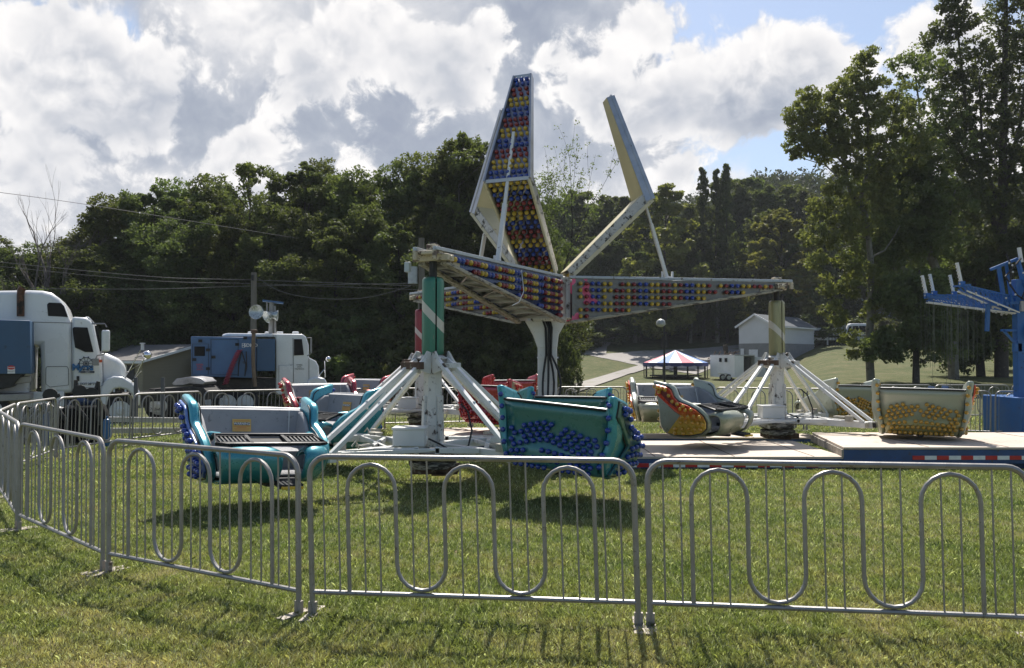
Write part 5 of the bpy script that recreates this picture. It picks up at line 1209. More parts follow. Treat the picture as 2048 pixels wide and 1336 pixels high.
# lamp post
lp = at(1329, 768, 60.); zl_ = gz(lp.x, 60)
L_ = empty('lamp_post', (lp.x, 60, zl_), 0, 'black lamp post with pale domed lamp head, in front of the striped tent', 'lamp post')
hz_ = at(1329, 640, 60.).z - zl_
MB().cyl((0, 0, 0), (0, 0, hz_), .085, .06, 8).build('pole', BLACK, L_, True)
b = MB(); b.lathe([(.02, .42), (.16, .4), (.3, .28), (.34, .1), (.33, .0), (.2, -.12), (.02, -.16)], (-.26, -.1, hz_ - .35), 16); b.build('lamp_head', mat('pale_lamp_head', (.45, .46, .45), .3, .2), L_, True); MB().bar((0, 0, hz_ - .05), (-.26, -.1, hz_ - .02), .06).build('bracket', BLACK, L_)
b = MB(); b.box((.1, -.1, 3.2), (.16, .12, .4)); b.build('switch_box', BLACK, L_)

# van, fence, blue-roofed building, red car on the right-hand hill
def hillcar(name, lab, cat_, u0, u1, v0, v1, Y, body, prof, win):
    c = at((u0 + u1) / 2, v1, Y); r = empty(name, (c.x, Y, gz(c.x, Y) - .02), 0, lab, cat_); L = (u1 - u0) / F * Y; H = (v1 - v0) / F * Y
    b = MB(); b.prism([((a - .5) * L, z * H) for a, z in prof], lambda a, z, t: Vector((a, t, z)), 0, 1.9); b.build('body', body, r, True, bevel=.12, ang=50)
    for w in win:
        b = MB(); b.prism([((a - .5) * L, z * H) for a, z in w], lambda a, z, t: Vector((a, t, z)), -.03, .02); b.build('window', GLASS, r)
    for a in (.18, .80): wheel(r, ((a - .5) * L, .1, .38), .38, .25, GALV)
    return r
hillcar('white_van', 'white passenger van parked behind the pale tree trunk on the right-hand hill', 'van', 1688, 1736, 647, 690, 100., mat('white_van_paint', (.6, .61, .62), .35, coat=.4), [(0, .2), (0, .48), (.08, .58), (.18, .9), (.28, 1), (.97, 1), (1, .9), (1, .2)], [[(.14, .6), (.22, .86), (.32, .88), (.32, .6)], [(.36, .6), (.36, .88), (.6, .88), (.6, .6)], [(.64, .6), (.64, .88), (.92, .88), (.92, .6)]])
hillcar('red_car', 'small red car half hidden by leaves on the far hillside, above the white building', 'car', 1590, 1615, 606, 622, 128., mat('red_car_paint', (.45, .015, .03), .3, coat=.5), [(0, .2), (0, .55), (.2, .62), (.32, .95), (.68, 1), (.82, .64), (1, .56), (1, .2)], [[(.26, .64), (.35, .88), (.5, .9), (.5, .64)], [(.54, .64), (.54, .9), (.66, .88), (.76, .64)]])
for i in range(2):
    q = at(1636, 668 + 0, 101.5); r = empty('bicycle_rack' if i else 'white_rail_fence', (q.x, 101.5 - i * 4, gz(q.x, 101.5 - i * 4)), 0)
    if i == 0:
        tag(r, 'white board rail fence between the white building and the van', 'fence')
        for z in (.9, 1.5, 2.1): MB().box((2.0, 0, z), (5.2, .06, .32)).build('rail', WHT, r)
        for k2 in range(4): MB().box((-.5 + k2 * 1.7, .1, 1.15), (.16, .12, 2.4)).build('post', WHT, r)
    else:
        tag(r, 'low black metal railing beside the white building on the hill', 'railing'); b = MB(); b.bar((-.2, 0, 1.5), (3.2, 0, 1.5), .06); b.bar((-.2, 0, .3), (3.2, 0, .3), .06); b.build('rail', BLACK, r)
        for k2 in range(10): MB().bar((-.2 + k2 * .37, 0, 0), (-.2 + k2 * .37, 0, 1.55), .05).build('bar', BLACK, r)
A2 = (at(1730, 620, 112).x, 116.); B2 = (at(1742, 620, 112).x, 112.); C2 = (at(1800, 620, 112).x, 114.)
house('metal_roof_house', 'dark house with bright pale blue metal roof, among the trees on the right-hand hill', A2, B2, C2, 3., 3., 6.9, 9.6, mat('dark_blue_wall', (.05, .06, .08), .7), None, mat('pale_blue_metal_roof', (.50, .58, .68), .35, .3, .05, 2.), .5)
# split rail fences at the wood edge
for (u0, v0, u1, v1, Y, lab) in ((1225, 668, 1330, 660, 118., 'brown wooden rail fence at the wood edge, above the gravel track'), (1395, 656, 1475, 655, 122., 'brown wooden rail fence at the wood edge, left of the white building')):
    a0, a1 = at(u0, v0, Y), at(u1, v1, Y); n = 7; r = empty('wooden_fence', (a0.x, Y, 0), 0, lab, 'fence')
    for i in range(n + 1):
        x = (a1.x - a0.x) * i / n; z = gz(a0.x + x, Y); MB().box((x, 0, z + .5), (.2, .15, 1.2)).build('post', mat('brown_fence_wood', (.09, .06, .04), .85), r)
    for zz in (.35, .75, 1.05):
        MB().tube([Vector(((a1.x - a0.x) * i / n, -.1, gz(a0.x + (a1.x - a0.x) * i / n, Y) + zz)) for i in range(n + 1)], .07, 5).build('rail', mat('brown_fence_wood', (.09, .06, .04), .85), r)

# ------------------------------------------------------------------ poles and wires
POLE = mat('grey_utility_pole', (.13, .12, .10), .85, 0, .25, 3., bump=.4, bscale=20., stretch=(3, 3, .3))
def upole(u, vtop, Y, lab, extra=False):
    c = at(u, vtop, Y); z = gz(c.x, Y); r = empty('utility_pole', (c.x, Y, z), 0, lab, 'utility pole')
    MB().cyl((0, 0, 0), (0, 0, c.z - z), .16, .12, 10).build('pole', POLE, r, True)
    if extra:
        MB().cyl((-.35, -.05, c.z - z - 1.9), (-.35, -.05, c.z - z - 1.2), .2, n=12).build('transformer', mat('grey_transformer', (.35, .38, .40), .5), r, True); MB().box((0, -.1, c.z - z - .5), (.5, .08, .08)).build('crossbar', POLE, r)
    else: MB().box((0, -.15, c.z - z - .25), (.1, .1, .25)).build('insulator', DARK, r)
    return c
upole(508, 545, 36., 'slim grey utility pole rising behind the generator truck')
upole(843, 476, 34., 'grey utility pole with transformer behind the green striped cowl', True)
MB_w = [[(-60, 377, 26), (160, 407, 33), (430, 450, 42), (860, 520, 55)], [(-60, 518, 30), (300, 553, 33), (508, 560, 36), (843, 572, 34)], [(60, 577, 32), (300, 578, 34), (508, 572, 36), (843, 566, 34)], [(508, 550, 36), (560, 582, 35.6), (640, 597, 35), (740, 594, 34.5), (843, 565, 34)], [(-60, 492, 46), (400, 490, 50), (860, 478, 55), (1080, 476, 60)], [(1100, 481, 60), (1400, 486, 66), (1700, 488, 70), (2100, 482, 70)], [(1590, 578, 70), (1800, 580, 72), (2100, 577, 72)]]
wl_ = ['overhead wire crossing the sky above the bare tree at left', 'pair of pale overhead wires across the left trees, upper of the lower ones', 'lowest straight overhead wire across the left trees', 'sagging service wire between the two utility poles', 'faint wire high across the dark wood left of the tower', 'faint wire across the wood between tower and right trees', 'faint low wire at the right, above the white building']
for pts, lb in zip(MB_w, wl_):
    P_ = [at(*q) for q in pts]; dense = []
    for i in range(len(P_) - 1):
        for k2 in range(6): 
            t0 = k2 / 6; a = P_[max(i - 1, 0)]; b1, b2 = P_[i], P_[i + 1]; d_ = P_[min(i + 2, len(P_) - 1)]
            dense.append(.5 * ((2 * b1) + (b2 - a) * t0 + (2 * a - 5 * b1 + 4 * b2 - d_) * t0 ** 2 + (3 * b1 - a - 3 * b2 + d_) * t0 ** 3))
    dense.append(P_[-1]); b = MB(); b.tube(dense, .008 if 'faint' in lb else .011, 5)
    if 'pair' in lb: b.tube([q + Vector((0, 0, -.16)) for q in dense], .009, 5)
    o = b.build('overhead_wire', mat('pale_wire', (.10, .10, .10), .6), None, True); tag(o, lb, 'wire')
# ------------------------------------------------------------------ trees
LEAF_D = leaf_mat('dark_leaves', (.048, .064, .030), (.098, .122, .048), .44)
LEAF_M = leaf_mat('mid_leaves', (.062, .084, .033), (.120, .150, .058), .44)
LEAF_Y = leaf_mat('yellow_green_leaves', (.10, .12, .035), (.19, .20, .065), .42)
LEAF_S = leaf_mat('sycamore_leaves', (.080, .096, .036), (.165, .180, .070), .42)
LEAF_H = leaf_mat('hill_leaves', (.030, .042, .028), (.056, .072, .040), .3)
BARK = mat('grey_brown_bark', (.055, .045, .035), .9, 0, .3, 6., (.12, .11, .09), .25, 6., .8, 12.)
BARKP = mat('pale_mottled_bark', (.16, .15, .12), .85, 0, .3, 3., (.05, .045, .035), .45, 2.5, .5, 12.)
BARKD = mat('dead_grey_bark', (.12, .10, .09), .9, 0, .3, 5., (.05, .04, .035), .3)

def leaves_at(C, spread, per, size, r, flat=.75):
    """per leaves round each centre C (n,3) with spread (n,)"""
    n = len(C); c = np.repeat(C, per, 0); s = np.repeat(spread, per)[:, None]
    d = r.normal(0, 1, (n * per, 3)); d /= np.linalg.norm(d, axis=1)[:, None] + 1e-9
    rad = r.random(n * per)[:, None] ** .5
    p = c + d * rad * s * np.array([1, 1, flat])
    m_ = len(p); nrm = r.normal(0, 1, (m_, 3)) + d * .4 + np.array([0, 0, .05]); nrm /= np.linalg.norm(nrm, axis=1)[:, None]
    a = np.cross(nrm, r.normal(0, 1, (m_, 3))); a /= np.linalg.norm(a, axis=1)[:, None] + 1e-9; b = np.cross(nrm, a)
    sz = size * (.55 + .9 * r.random(m_))[:, None]
    fold = nrm * sz * .18
    V = np.stack([p - a * sz, p + b * sz * .55 + fold, p + a * sz, p - b * sz * .55 + fold], 1)
    return V

def crown_np(seed, H, base, R, nl, leafs, size, prof, tw=14, rc=.26):
    """leaf cards for a crown of height H (from base) and radius R; nl boughs, leafs cards in all"""
    r = np.random.default_rng(seed); C = []; S = []
    limbs = []
    for i in range(nl):
        t_ = (i + r.random()) / nl; pr = prof(t_) * R; a = i * 2.39996 + r.normal(0, .4); q = (.35 + .65 * r.random() ** .5)
        if i % 5 == 0: q *= .4
        c = np.array([cos(a) * pr * q, sin(a) * pr * q, base + (H - base) * (t_ * .92 + .04) + r.normal(0, .2)])
        rr = R * rc * (.65 + .7 * r.random()) * (1.1 - .45 * t_)
        limbs.append(c)
        m_ = tw + int(r.integers(0, 5))
        d = r.normal(0, 1, (m_, 3)); d /= np.linalg.norm(d, axis=1)[:, None]; d[:, 2] = d[:, 2] * .8 + .12
        C.append(c + d * rr * (.45 + .6 * r.random((m_, 1)))); S.append(np.full(m_, rr * .46) * (.7 + .6 * r.random(m_)))
    C = np.concatenate(C); S = np.concatenate(S); per = max(3, leafs // len(C))
    return leaves_at(C, S, per, size, r), limbs

def prof_round(t): return max(.12, sin(pi * min(1, .12 + t * .88)) ** .6) * (1 if t < .6 else 1)
def prof_wide(t): return max(.2, (1 - abs(t - .42) / .62 if t > .42 else .72 + .28 * t / .42)) ** .75
def prof_pop(t): return max(.10, (1 - t) ** .55 * (.55 + .45 * min(1, t * 5)))
def prof_full(t): return max(.18, (1 - max(0, t - .3) / .75)) ** .6

def trunk_mb(H, base, limbs, r0, bend=.2, seed=1, nlimb=14, top=.9):
    rr = random.Random(seed); b = MB()
    pts = []; n = 10
    for i in range(n + 1):
        t_ = i / n; pts.append(Vector((bend * sin(t_ * 2.2 + seed) * t_ * 1.2, bend * cos(t_ * 1.7 + seed * 2) * t_, -.3 + (H * top + .3) * t_)))
    b.tube(pts, [r0 * (1.35 if i == 0 else (1 - .88 * i / n)) for i in range(n + 1)], 9)
    L = list(limbs); rr.shuffle(L)
    for c in L[:nlimb]:
        c = Vector(c); z = max(base * .75, min(H * .8, c.z - (Vector((c.x, c.y, 0)).length) * .75)); i = min(n - 1, int((z + .3) / (H * top + .3) * n)); s = pts[i].lerp(pts[i + 1], ((z + .3) / (H * top + .3) * n) - i if i < n - 1 else 0)
        m1 = s.lerp(c, .5) + Vector((0, 0, .12 * (c - s).length)); b.tube([s, m1, c], [r0 * .34 * (1 - .6 * z / H), r0 * .2, r0 * .06], 6)
    return b

KINDS = {}
def kind(name, seed, H, base, R, nl, leafs, size, prof, lm, bark=None, r0=.22, tw=14, rc=.26, bend=.25):
    V, limbs = crown_np(seed, H, base, R, nl, leafs, size, prof, tw, rc)
    root = empty('tree')
    c = np_mesh('crown', V, 4, lm, root); k = trunk_mb(H, base, limbs, r0, bend, seed).build('trunk', bark or BARK, root, True)
    KINDS[name] = (root, H, [False])
    return root
kind('A', 11, 14, 1.2, 4.6, 76, 52000, .095, prof_full, LEAF_D)
kind('B', 12, 14, .8, 4.2, 66, 48000, .095, prof_wide, LEAF_M)
kind('C', 13, 14, 1.5, 3.6, 58, 42000, .09, prof_round, LEAF_D)
kind('P', 14, 18, 1.0, 2.0, 54, 20000, .13, prof_pop, LEAF_D, rc=.36)
kind('Y', 15, 14, .8, 3.0, 44, 20000, .15, prof_round, LEAF_Y)
kind('F', 16, 18, 1.0, 5.0, 66, 26000, .19, prof_full, LEAF_M)
kind('G', 17, 18, 1.5, 4.6, 60, 24000, .19, prof_wide, LEAF_D)
kind('U', 18, 5, .2, 3.2, 26, 12000, .12, prof_wide, LEAF_D, r0=.08)
kind('T', 19, 14, 7.5, 2.5, 26, 9000, .085, prof_round, LEAF_M, r0=.2, rc=.30, tw=9)
tree_i = 0
def plant(k, u, vtop, Y, lab, group, name='tree', cat='tree', wid=1., dz=0., base=None):
    global tree_i
    root, H0, used = KINDS[k]
    top = at(u, vtop, Y); z = gz(top.x, Y) + dz if base is None else base; h = (top.z - z) * 1.0; s = h / H0
    if not used[0]: o = root; used[0] = True
    else: o = copy_tree(root)
    o.name = name
    o.location = (top.x, Y, z); w = wid * (s if s > .75 else .75 + .25 * s); o.scale = (w, w, s); o.rotation_euler = (0, 0, (tree_i * 2.4) % 6.28)
    tree_i += 1
    return tag(o, lab, cat, group)
GL = 'trees of the dark wood behind the trucks'
LL = 'dark leafy tree in the dense wood left of the ride tower, behind the trucks'
left = [(-10, 480, 52, 'B'), (60, 495, 50, 'A'), (122, 500, 53, 'C'), (165, 462, 50, 'A'), (212, 396, 50, 'B'), (262, 402, 54, 'A'), (302, 372, 50, 'C'), (350, 366, 52, 'B'), (405, 366, 53, 'A'), (452, 372, 56, 'C'), (545, 398, 54, 'A'), (602, 326, 51, 'C'), (648, 334, 54, 'A'), (702, 345, 50, 'B'), (752, 350, 55, 'C'), (800, 344, 51, 'A'), (862, 310, 52, 'B'), (922, 300, 50, 'A'), (965, 300, 55, 'C'), (1003, 350, 53, 'B'), (1040, 380, 57, 'A'), (1072, 420, 64, 'C')]
for u, v, Y, k in left: plant(k, u, v, Y, LL, GL, 'wood_tree')
LL2 = 'shorter leafy tree at the front of the wood left of the tower'
for u, v, Y, k in [(190, 500, 47, 'A'), (262, 470, 49, 'C'), (330, 450, 48, 'A'), (400, 430, 48, 'C'), (470, 440, 48, 'A'), (535, 460, 47, 'C'), (600, 430, 48, 'A'), (665, 440, 46, 'C'), (740, 420, 47, 'A'), (800, 450, 46, 'C'), (880, 430, 47, 'A'), (960, 440, 47, 'C'), (1020, 450, 48, 'A'), (1062, 520, 52, 'C')]:
    plant(k, u, v, Y, LL2, 'front trees of the dark wood', 'wood_tree', wid=.95)
for u, v, Y in [(20, 640, 44), (80, 600, 45), (150, 650, 50), (230, 655, 50.5), (310, 650, 51), (420, 640, 51), (500, 650, 44), (570, 640, 44), (640, 640, 43), (700, 650, 43), (760, 640, 44), (830, 650, 43), (900, 650, 44), (960, 645, 45), (1020, 640, 46), (1070, 650, 46)]:
    plant('U', u, v, Y, 'low dark bush at the foot of the wood left of the tower', 'bushes at the foot of the dark wood', 'bush', 'bush')
plant('U', 1132, 672, 43, 'leafy bush overhanging the grass just right of the white column', None, 'bush', 'bush', wid=.30)
plant('T', 497, 318, 49, 'tall thin-topped tree standing above the wood behind the generator truck', None, 'tall_tree')
plant('T', 925, 258, 49, 'tall open-crowned tree just left of the bulb fin', None, 'tall_tree')
plant('T', 955, 266, 52, 'second tall open-crowned tree, touching the bulb fin', None, 'tall_tree')
GC = 'trees of the green wood right of the tower'; LC = 'leafy green tree in the wood behind the gravel road, right of the tower'
for u, v, Y, k in [(1075, 420, 118, 'F'), (1118, 395, 124, 'G'), (1160, 378, 128, 'F'), (1205, 392, 122, 'G'), (1248, 388, 130, 'F'), (1290, 402, 126, 'G'), (1372, 402, 128, 'F'), (1345, 425, 120, 'G'), (1470, 362, 128, 'G'), (1500, 350, 132, 'F'), (1535, 375, 124, 'G'), (1575, 365, 130, 'F'), (1620, 380, 126, 'G'), (1660, 392, 130, 'F'), (1700, 380, 126, 'F'), (1760, 370, 132, 'G'), (1820, 380, 126, 'F'), (1880, 380, 130, 'G'), (1940, 370, 126, 'F'), (2010, 380, 130, 'G')]:
    plant(k, u, v, Y, LC, GC, 'wood_tree')
for u, v, Y, k in [(1190, 470, 116, 'F'), (1235, 480, 115, 'G'), (1282, 500, 114, 'F'), (1375, 440, 114, 'F'), (1425, 450, 116, 'G'), (1480, 480, 116, 'F'), (1530, 420, 112, 'F'), (1580, 470, 110, 'F'), (1640, 440, 112, 'F'), (1700, 480, 112, 'G'), (1790, 480, 112, 'F'), (1860, 470, 112, 'G'), (1930, 480, 112, 'F'), (2000, 480, 112, 'G')]:
    plant(k, u, v, Y, 'lower leafy tree at the front edge of the wood right of the tower', 'front trees of the green wood', 'wood_tree', dz=.0)
plant('Y', 1328, 364, 108, 'bright yellow-green tree behind the right fin strut', None, 'tree', wid=1.2)
plant('Y', 1560, 412, 106, 'light green tree below the dark hilltop wood', None, 'tree', wid=1.4)
for u, v in ((1405, 326), (1432, 330), (1452, 318)): plant('P', u, v, 112, {1405: 'leftmost of the three dark poplar spires right of the fin', 1432: 'middle one of the three dark poplar spires', 1452: 'tallest and rightmost of the three dark poplar spires'}[u], 'poplar spires', 'poplar_tree', wid=.62)
for u, v, Y in [(1240, 628, 116), (1290, 632, 118), (1340, 640, 117), (1390, 636, 119), (1440, 632, 118), (1500, 610, 122), (1190, 640, 110), (1150, 650, 106)]:
    plant('U', u, v, Y, 'dark undergrowth bush at the edge of the wood beyond the gravel road', 'bushes at the wood edge beyond the road', 'bush', 'bush', wid=1.5)
for u, v, Y in [(1640, 612, 104), (1680, 622, 103), (1620, 640, 106), (1770, 640, 100), (1830, 640, 98), (1890, 650, 98), (1960, 640, 98), (2030, 640, 98)]:
    plant('U', u, v, Y, 'olive green bush on the hillside around the parked van', 'bushes on the right-hand hillside', 'bush', 'bush', wid=1.3)
# slim pale trunks at the wood edge
for u, v0, v1, w_ in ((1381, 608, 668, .38), (1408, 612, 668, .22), (1434, 600, 664, .55), (1270, 640, 680, .5)):
    a0, a1 = at(u, v1, 112), at(u, v0 - 30, 112); a0.z = gz(a0.x, 112) - .2; rt = empty('slim_tree', a0); a1 = a1 - a0; a0 = Vector((0, 0, 0)); b = MB(); b.tube([a0, a0.lerp(a1, .5) + Vector((.1, 0, 0)), a1 + Vector((0, 0, 1))], [w_ * .6, w_ * .5, w_ * .4], 8); b.tube([a0.lerp(a1, .7), a1 + Vector((1.2, 0, 1.5))], [.12, .06], 5)
    b.build('trunk', BARKP, rt, True); rr_ = np.random.default_rng(int(u)); np_mesh('crown', leaves_at(np.array([tuple(a1 + Vector((rr_.normal(0, 1.3), rr_.normal(0, 1), 2 + rr_.normal(0, 1.2)))) for _ in range(26)]), np.full(26, .8), 40, .2, rr_), 4, LEAF_M, rt); tag(rt, {1381: 'slim pale-trunked tree at the wood edge, left of the thinnest one', 1408: 'thinnest pale-trunked tree at the wood edge beyond the road', 1434: 'thick pale-trunked tree at the wood edge nearest the white building', 1270: 'grey-trunked tree standing by the gravel track'}[u], 'tree')

# far wood on the hill: one mass
r = np.random.default_rng(5); C = []
for i in range(340):
    s = r.random(); u = 1080 + s * 1050; Y = 175 + r.random() * 60; base = float(g(ray(u, 700).x * Y, Y))
    p_ = at(u, 500, Y); top = {True: 0}.get(False, None)
    vt = np.interp(u, [1080, 1200, 1440, 1500, 1530, 1580, 1640, 1680, 1760, 2130], [420, 400, 385, 350, 338, 332, 334, 350, 350, 340]) + r.normal(0, 4) + (235 - Y) * .35
    zt2 = at(u, vt, Y).z; h = 15.
    for q in range(14):
        d = r.normal(0, 1, 3); d /= np.linalg.norm(d); C.append([p_.x + d[0] * 4.2, Y + d[1] * 4.2, zt2 - 5.5 + d[2] * 4.8])
    for q in range(10): C.append([p_.x + r.normal(0, 3), Y + r.normal(0, 3), zt2 - 10 - r.random() * 12])
C = np.array(C); V = leaves_at(C, np.full(len(C), 1.7), 14, .5, r)
o = np_mesh('hill_wood', V, 4, LEAF_H); tag(o, 'distant dark wood covering the hilltop behind the right-hand trees', 'wood', kind='stuff')

# sparse tree between fin and sky
def skeleton(base, spec, seed, depth, lean=(0, 0), spread=.5, ratio=.72, r0=.2, droop=0., seg=3):
    """recursive limbs; returns a tube builder and the tip points"""
    rr = random.Random(seed); b = MB(); tips = []
    def grow(p, d, L, r_, n):
        pts = [p]; rs = [r_]
        for i in range(seg):
            d = (d + Vector((rr.uniform(-.12, .12), rr.uniform(-.12, .12), rr.uniform(-.04, .08) - droop * (depth - n)))).normalized(); pts.append(pts[-1] + d * L / seg); rs.append(r_ * (1 - .42 * (i + 1) / seg))
        b.tube(pts, rs, 7 if r_ > .05 else 5)
        if n <= 2: tips.extend([tuple(q) for q in pts[1:]])
        if n == 0: return
        k = 3 if rr.random() < .55 else 2
        for i in range(k):
            a = rr.uniform(0, 2 * pi); ax = d.orthogonal().normalized(); ax.rotate(Matrix.Rotation(a, 3, d) if False else Matrix.Rotation(a, 3, 'Z')); nd = (d + ax * rr.uniform(.5, 1.1) * spread * 1.3).normalized()
            grow(pts[-1 - (i % 2 if n > 1 else 0)], nd, L * ratio * rr.uniform(.8, 1.2), rs[-1] * .8, n - 1)
    for (p, d, L, r_) in spec: grow(Vector(p), Vector(d).normalized(), L, r_, depth)
    return b, np.array(tips)
def special(name, lab, u, v, Y, spec, seed, depth, per, spread_, size, lm, bark, **kw):
    c = at(u, v, Y); z = gz(c.x, Y); root = empty(name, (c.x, Y, z), 0, lab, 'tree')
    b, tips = skeleton(None, spec, seed, depth, **kw); b.build('trunk', bark, root, True)
    if name == 'dead_tree': root.scale = (1.15, 1.15, 1.36)
    if per:
        rr = np.random.default_rng(seed); T = tips + rr.normal(0, .12, tips.shape); np_mesh('crown', leaves_at(T, np.full(len(T), spread_), per, size, rr), 4, lm, root)
    return root
special('dead_tree', 'bare dead grey tree standing left of the dark wood, above the big truck', 103, 600, 46, [((0, 0, -.5), (0, 0, 1), 3.7, .24), ((0, 0, 2.6), (-.4, 0, 1), 1.75, .14), ((0, 0, 3.0), (.45, 0, 1), 1.75, .14), ((0, 0, 2.0), (-.7, .2, .9), 1.6, .11), ((0, 0, 3.1), (.1, .3, 1), 1.8, .13), ((0, 0, 2.4), (.7, .1, .9), 1.5, .1)], 6, 5, 0, 0, 0, None, BARKD, spread=.30, ratio=.66)
special('sparse_tree', 'thin half-bare tree with fine upright twigs between the two fins', 1088, 650, 58, [((0, 0, 0), (.02, 0, 1), 5.5, .2), ((0, 0, 5), (.25, 0, 1), 3.2, .1), ((0, 0, 5), (-.2, 0, 1), 3.4, .1), ((0, 0, 6), (.05, .2, 1), 3.4, .1)], 9, 4, 9, .34, .075, LEAF_M, BARK, spread=.28, ratio=.76)
# the sycamore and its neighbours at the right
H_ = 1
YS = 50.
def sy(u, v, dy=0): 
    c0 = at(1740, 765, YS); return at(u, v, YS) - Vector((c0.x, YS, gz(c0.x, YS))) + Vector((0, dy, 0))
c0 = at(1740, 765, YS); root = empty('sycamore_tree', (c0.x, YS, gz(c0.x, YS)), 0, 'tall open sycamore with pale forked trunk and light green leaves, right of the fins', 'tree')
b = MB(); tips = []
rr = random.Random(4)
def limb(pts, r0, r1, n=9):
    k = len(pts); b.tube(pts, [lerp(r0, r1, i / (k - 1)) for i in range(k)], n)
limb([sy(1742, 775), sy(1738, 700), sy(1742, 600), sy(1741, 520), sy(1734, 440), sy(1720, 400)], .26, .13)
limb([sy(1734, 440), sy(1716, 405), sy(1700, 385), sy(1690, 330), sy(1668, 270), sy(1640, 215)], .13, .04)
limb([sy(1720, 400), sy(1738, 330), sy(1735, 250), sy(1728, 180), sy(1730, 110)], .12, .03)
limb([sy(1690, 330), sy(1650, 290), sy(1610, 270), sy(1580, 235)], .07, .02); limb([sy(1700, 375), sy(1650, 330), sy(1600, 315)], .06, .02)
limb([sy(1742, 515), sy(1770, 500), sy(1790, 470), sy(1800, 450)], .06, .02); limb([sy(1740, 480), sy(1715, 470), sy(1690, 475)], .04, .015); limb([sy(1740, 570), sy(1715, 530), sy(1680, 515), sy(1650, 512)], .04, .012)
limb([sy(1738, 330), sy(1770, 290), sy(1790, 230), sy(1800, 180)], .07, .02)
b.build('trunk', BARKP, root, True)
blobs = [(1730, 120, 1.0), (1722, 150, 1.3), (1700, 165, 1.2), (1745, 165, 1.2), (1660, 195, 1.3), (1690, 200, 1.4), (1730, 200, 1.5), (1630, 215, 1.2), (1610, 200, .9), (1650, 235, 1.3), (1680, 245, 1.5), (1720, 245, 1.6), (1755, 230, 1.4), (1790, 200, 1.2), (1600, 235, .8), (1580, 232, .6), (1620, 255, 1.1), (1590, 275, .8), (1612, 290, .9), (1640, 300, 1.0), (1585, 305, .6), (1660, 310, .9), (1700, 290, 1.4), (1740, 290, 1.6), (1780, 270, 1.5), (1810, 240, 1.2), (1690, 330, .9), (1720, 345, 1.3), (1755, 340, 1.6), (1790, 330, 1.6), (1680, 290, 1.1), (1665, 270, 1.2), (1830, 300, 1.3), (1700, 390, 1.0), (1740, 400, 1.4), (1770, 400, 1.6), (1670, 380, .9), (1650, 400, 1.0), (1640, 430, 1.1), (1680, 440, 1.2), (1700, 470, 1.1), (1730, 450, 1.3), (1660, 480, 1.0), (1620, 470, .9), (1690, 520, 1.0), (1640, 520, .9), (1720, 540, 1.0), (1700, 580, 1.0), (1660, 570, .9), (1750, 620, .8), (1680, 640, .8), (1700, 680, .7), (1710, 710, .5), (1770, 560, 1.0), (1665, 620, .8)]
r = np.random.default_rng(8); C = []; S = []
for u, v, s in blobs:
    c_ = np.array(sy(u, v)); m_ = int(13 * s ** 1.3) + 3; d = r.normal(0, 1, (m_, 3)); d /= np.linalg.norm(d, axis=1)[:, None]
    C.append(c_ + d * s * .85 * r.random((m_, 1)) ** .6 * np.array([1, 1.9, .9])); S.append(np.full(m_, .34) * (.6 + .8 * r.random(m_)))
C = np.concatenate(C); S = np.concatenate(S); np_mesh('crown', leaves_at(C, S, 48, .105, r), 4, LEAF_S, root)

def bigtree(name, lab, tu, tv, Y, trunks, blobs, lm, bark, seed, per=40, size=.11, dens=11., rad=.25, ysp=2.0, cs=.4):
    c0 = at(tu, tv, Y); o0 = Vector((c0.x, Y, gz(c0.x, Y))); root = empty(name, o0, 0, lab, 'tree'); b = MB()
    for pts, r0, r1 in trunks:
        P_ = [at(u, v, Y) - o0 for u, v in pts]
        k = len(P_); b.tube(P_, [lerp(r0, r1, i / (k - 1)) for i in range(k)], 9)
    b.build('trunk', bark, root, True); r = np.random.default_rng(seed); C = []; S = []
    for u, v, s in blobs:
        c_ = np.array(at(u, v, Y) - o0); m_ = int(dens * s ** 1.4) + 3; d = r.normal(0, 1, (m_, 3)); d /= np.linalg.norm(d, axis=1)[:, None]
        C.append(c_ + d * s * .95 * r.random((m_, 1)) ** .55 * np.array([1, ysp, .95])); S.append(np.full(m_, cs) * (.6 + .8 * r.random(m_)))
    np_mesh('crown', leaves_at(np.concatenate(C), np.concatenate(S), per, size, r), 4, lm, root)
    return root
rr = random.Random(12)
# leaning tree with pale trunk
bl = [(1790 + rr.uniform(-55, 60), 430 + rr.uniform(-150, 120), rr.uniform(1.0, 1.7)) for _ in range(46)] + [(1850 + rr.uniform(-60, 70), 380 + rr.uniform(-90, 120), rr.uniform(1, 1.7)) for _ in range(34)] + [(1820, 170, 1.), (1850, 150, 1.2), (1800, 130, .8), (1835, 210, 1.2), (1870, 200, 1.2), (1880, 250, 1.4), (1850, 270, 1.3), (1800, 230, 1.1), (1815, 110, .7), (1860, 120, .8)]
bigtree('leaning_tree', 'leaning tree with pale trunk slanting up left, right of the sycamore', 1905, 762, 53, [([(1908, 770), (1904, 680), (1880, 560), (1858, 500), (1840, 450), (1810, 390), (1790, 340), (1775, 290)], .34, .10), ([(1810, 390), (1830, 300), (1840, 220), (1830, 150)], .12, .04), ([(1858, 500), (1900, 430), (1910, 380)], .1, .04), ([(1830, 300), (1870, 250), (1880, 190)], .07, .02)], bl, LEAF_M, BARKP, 21, per=34, dens=9)
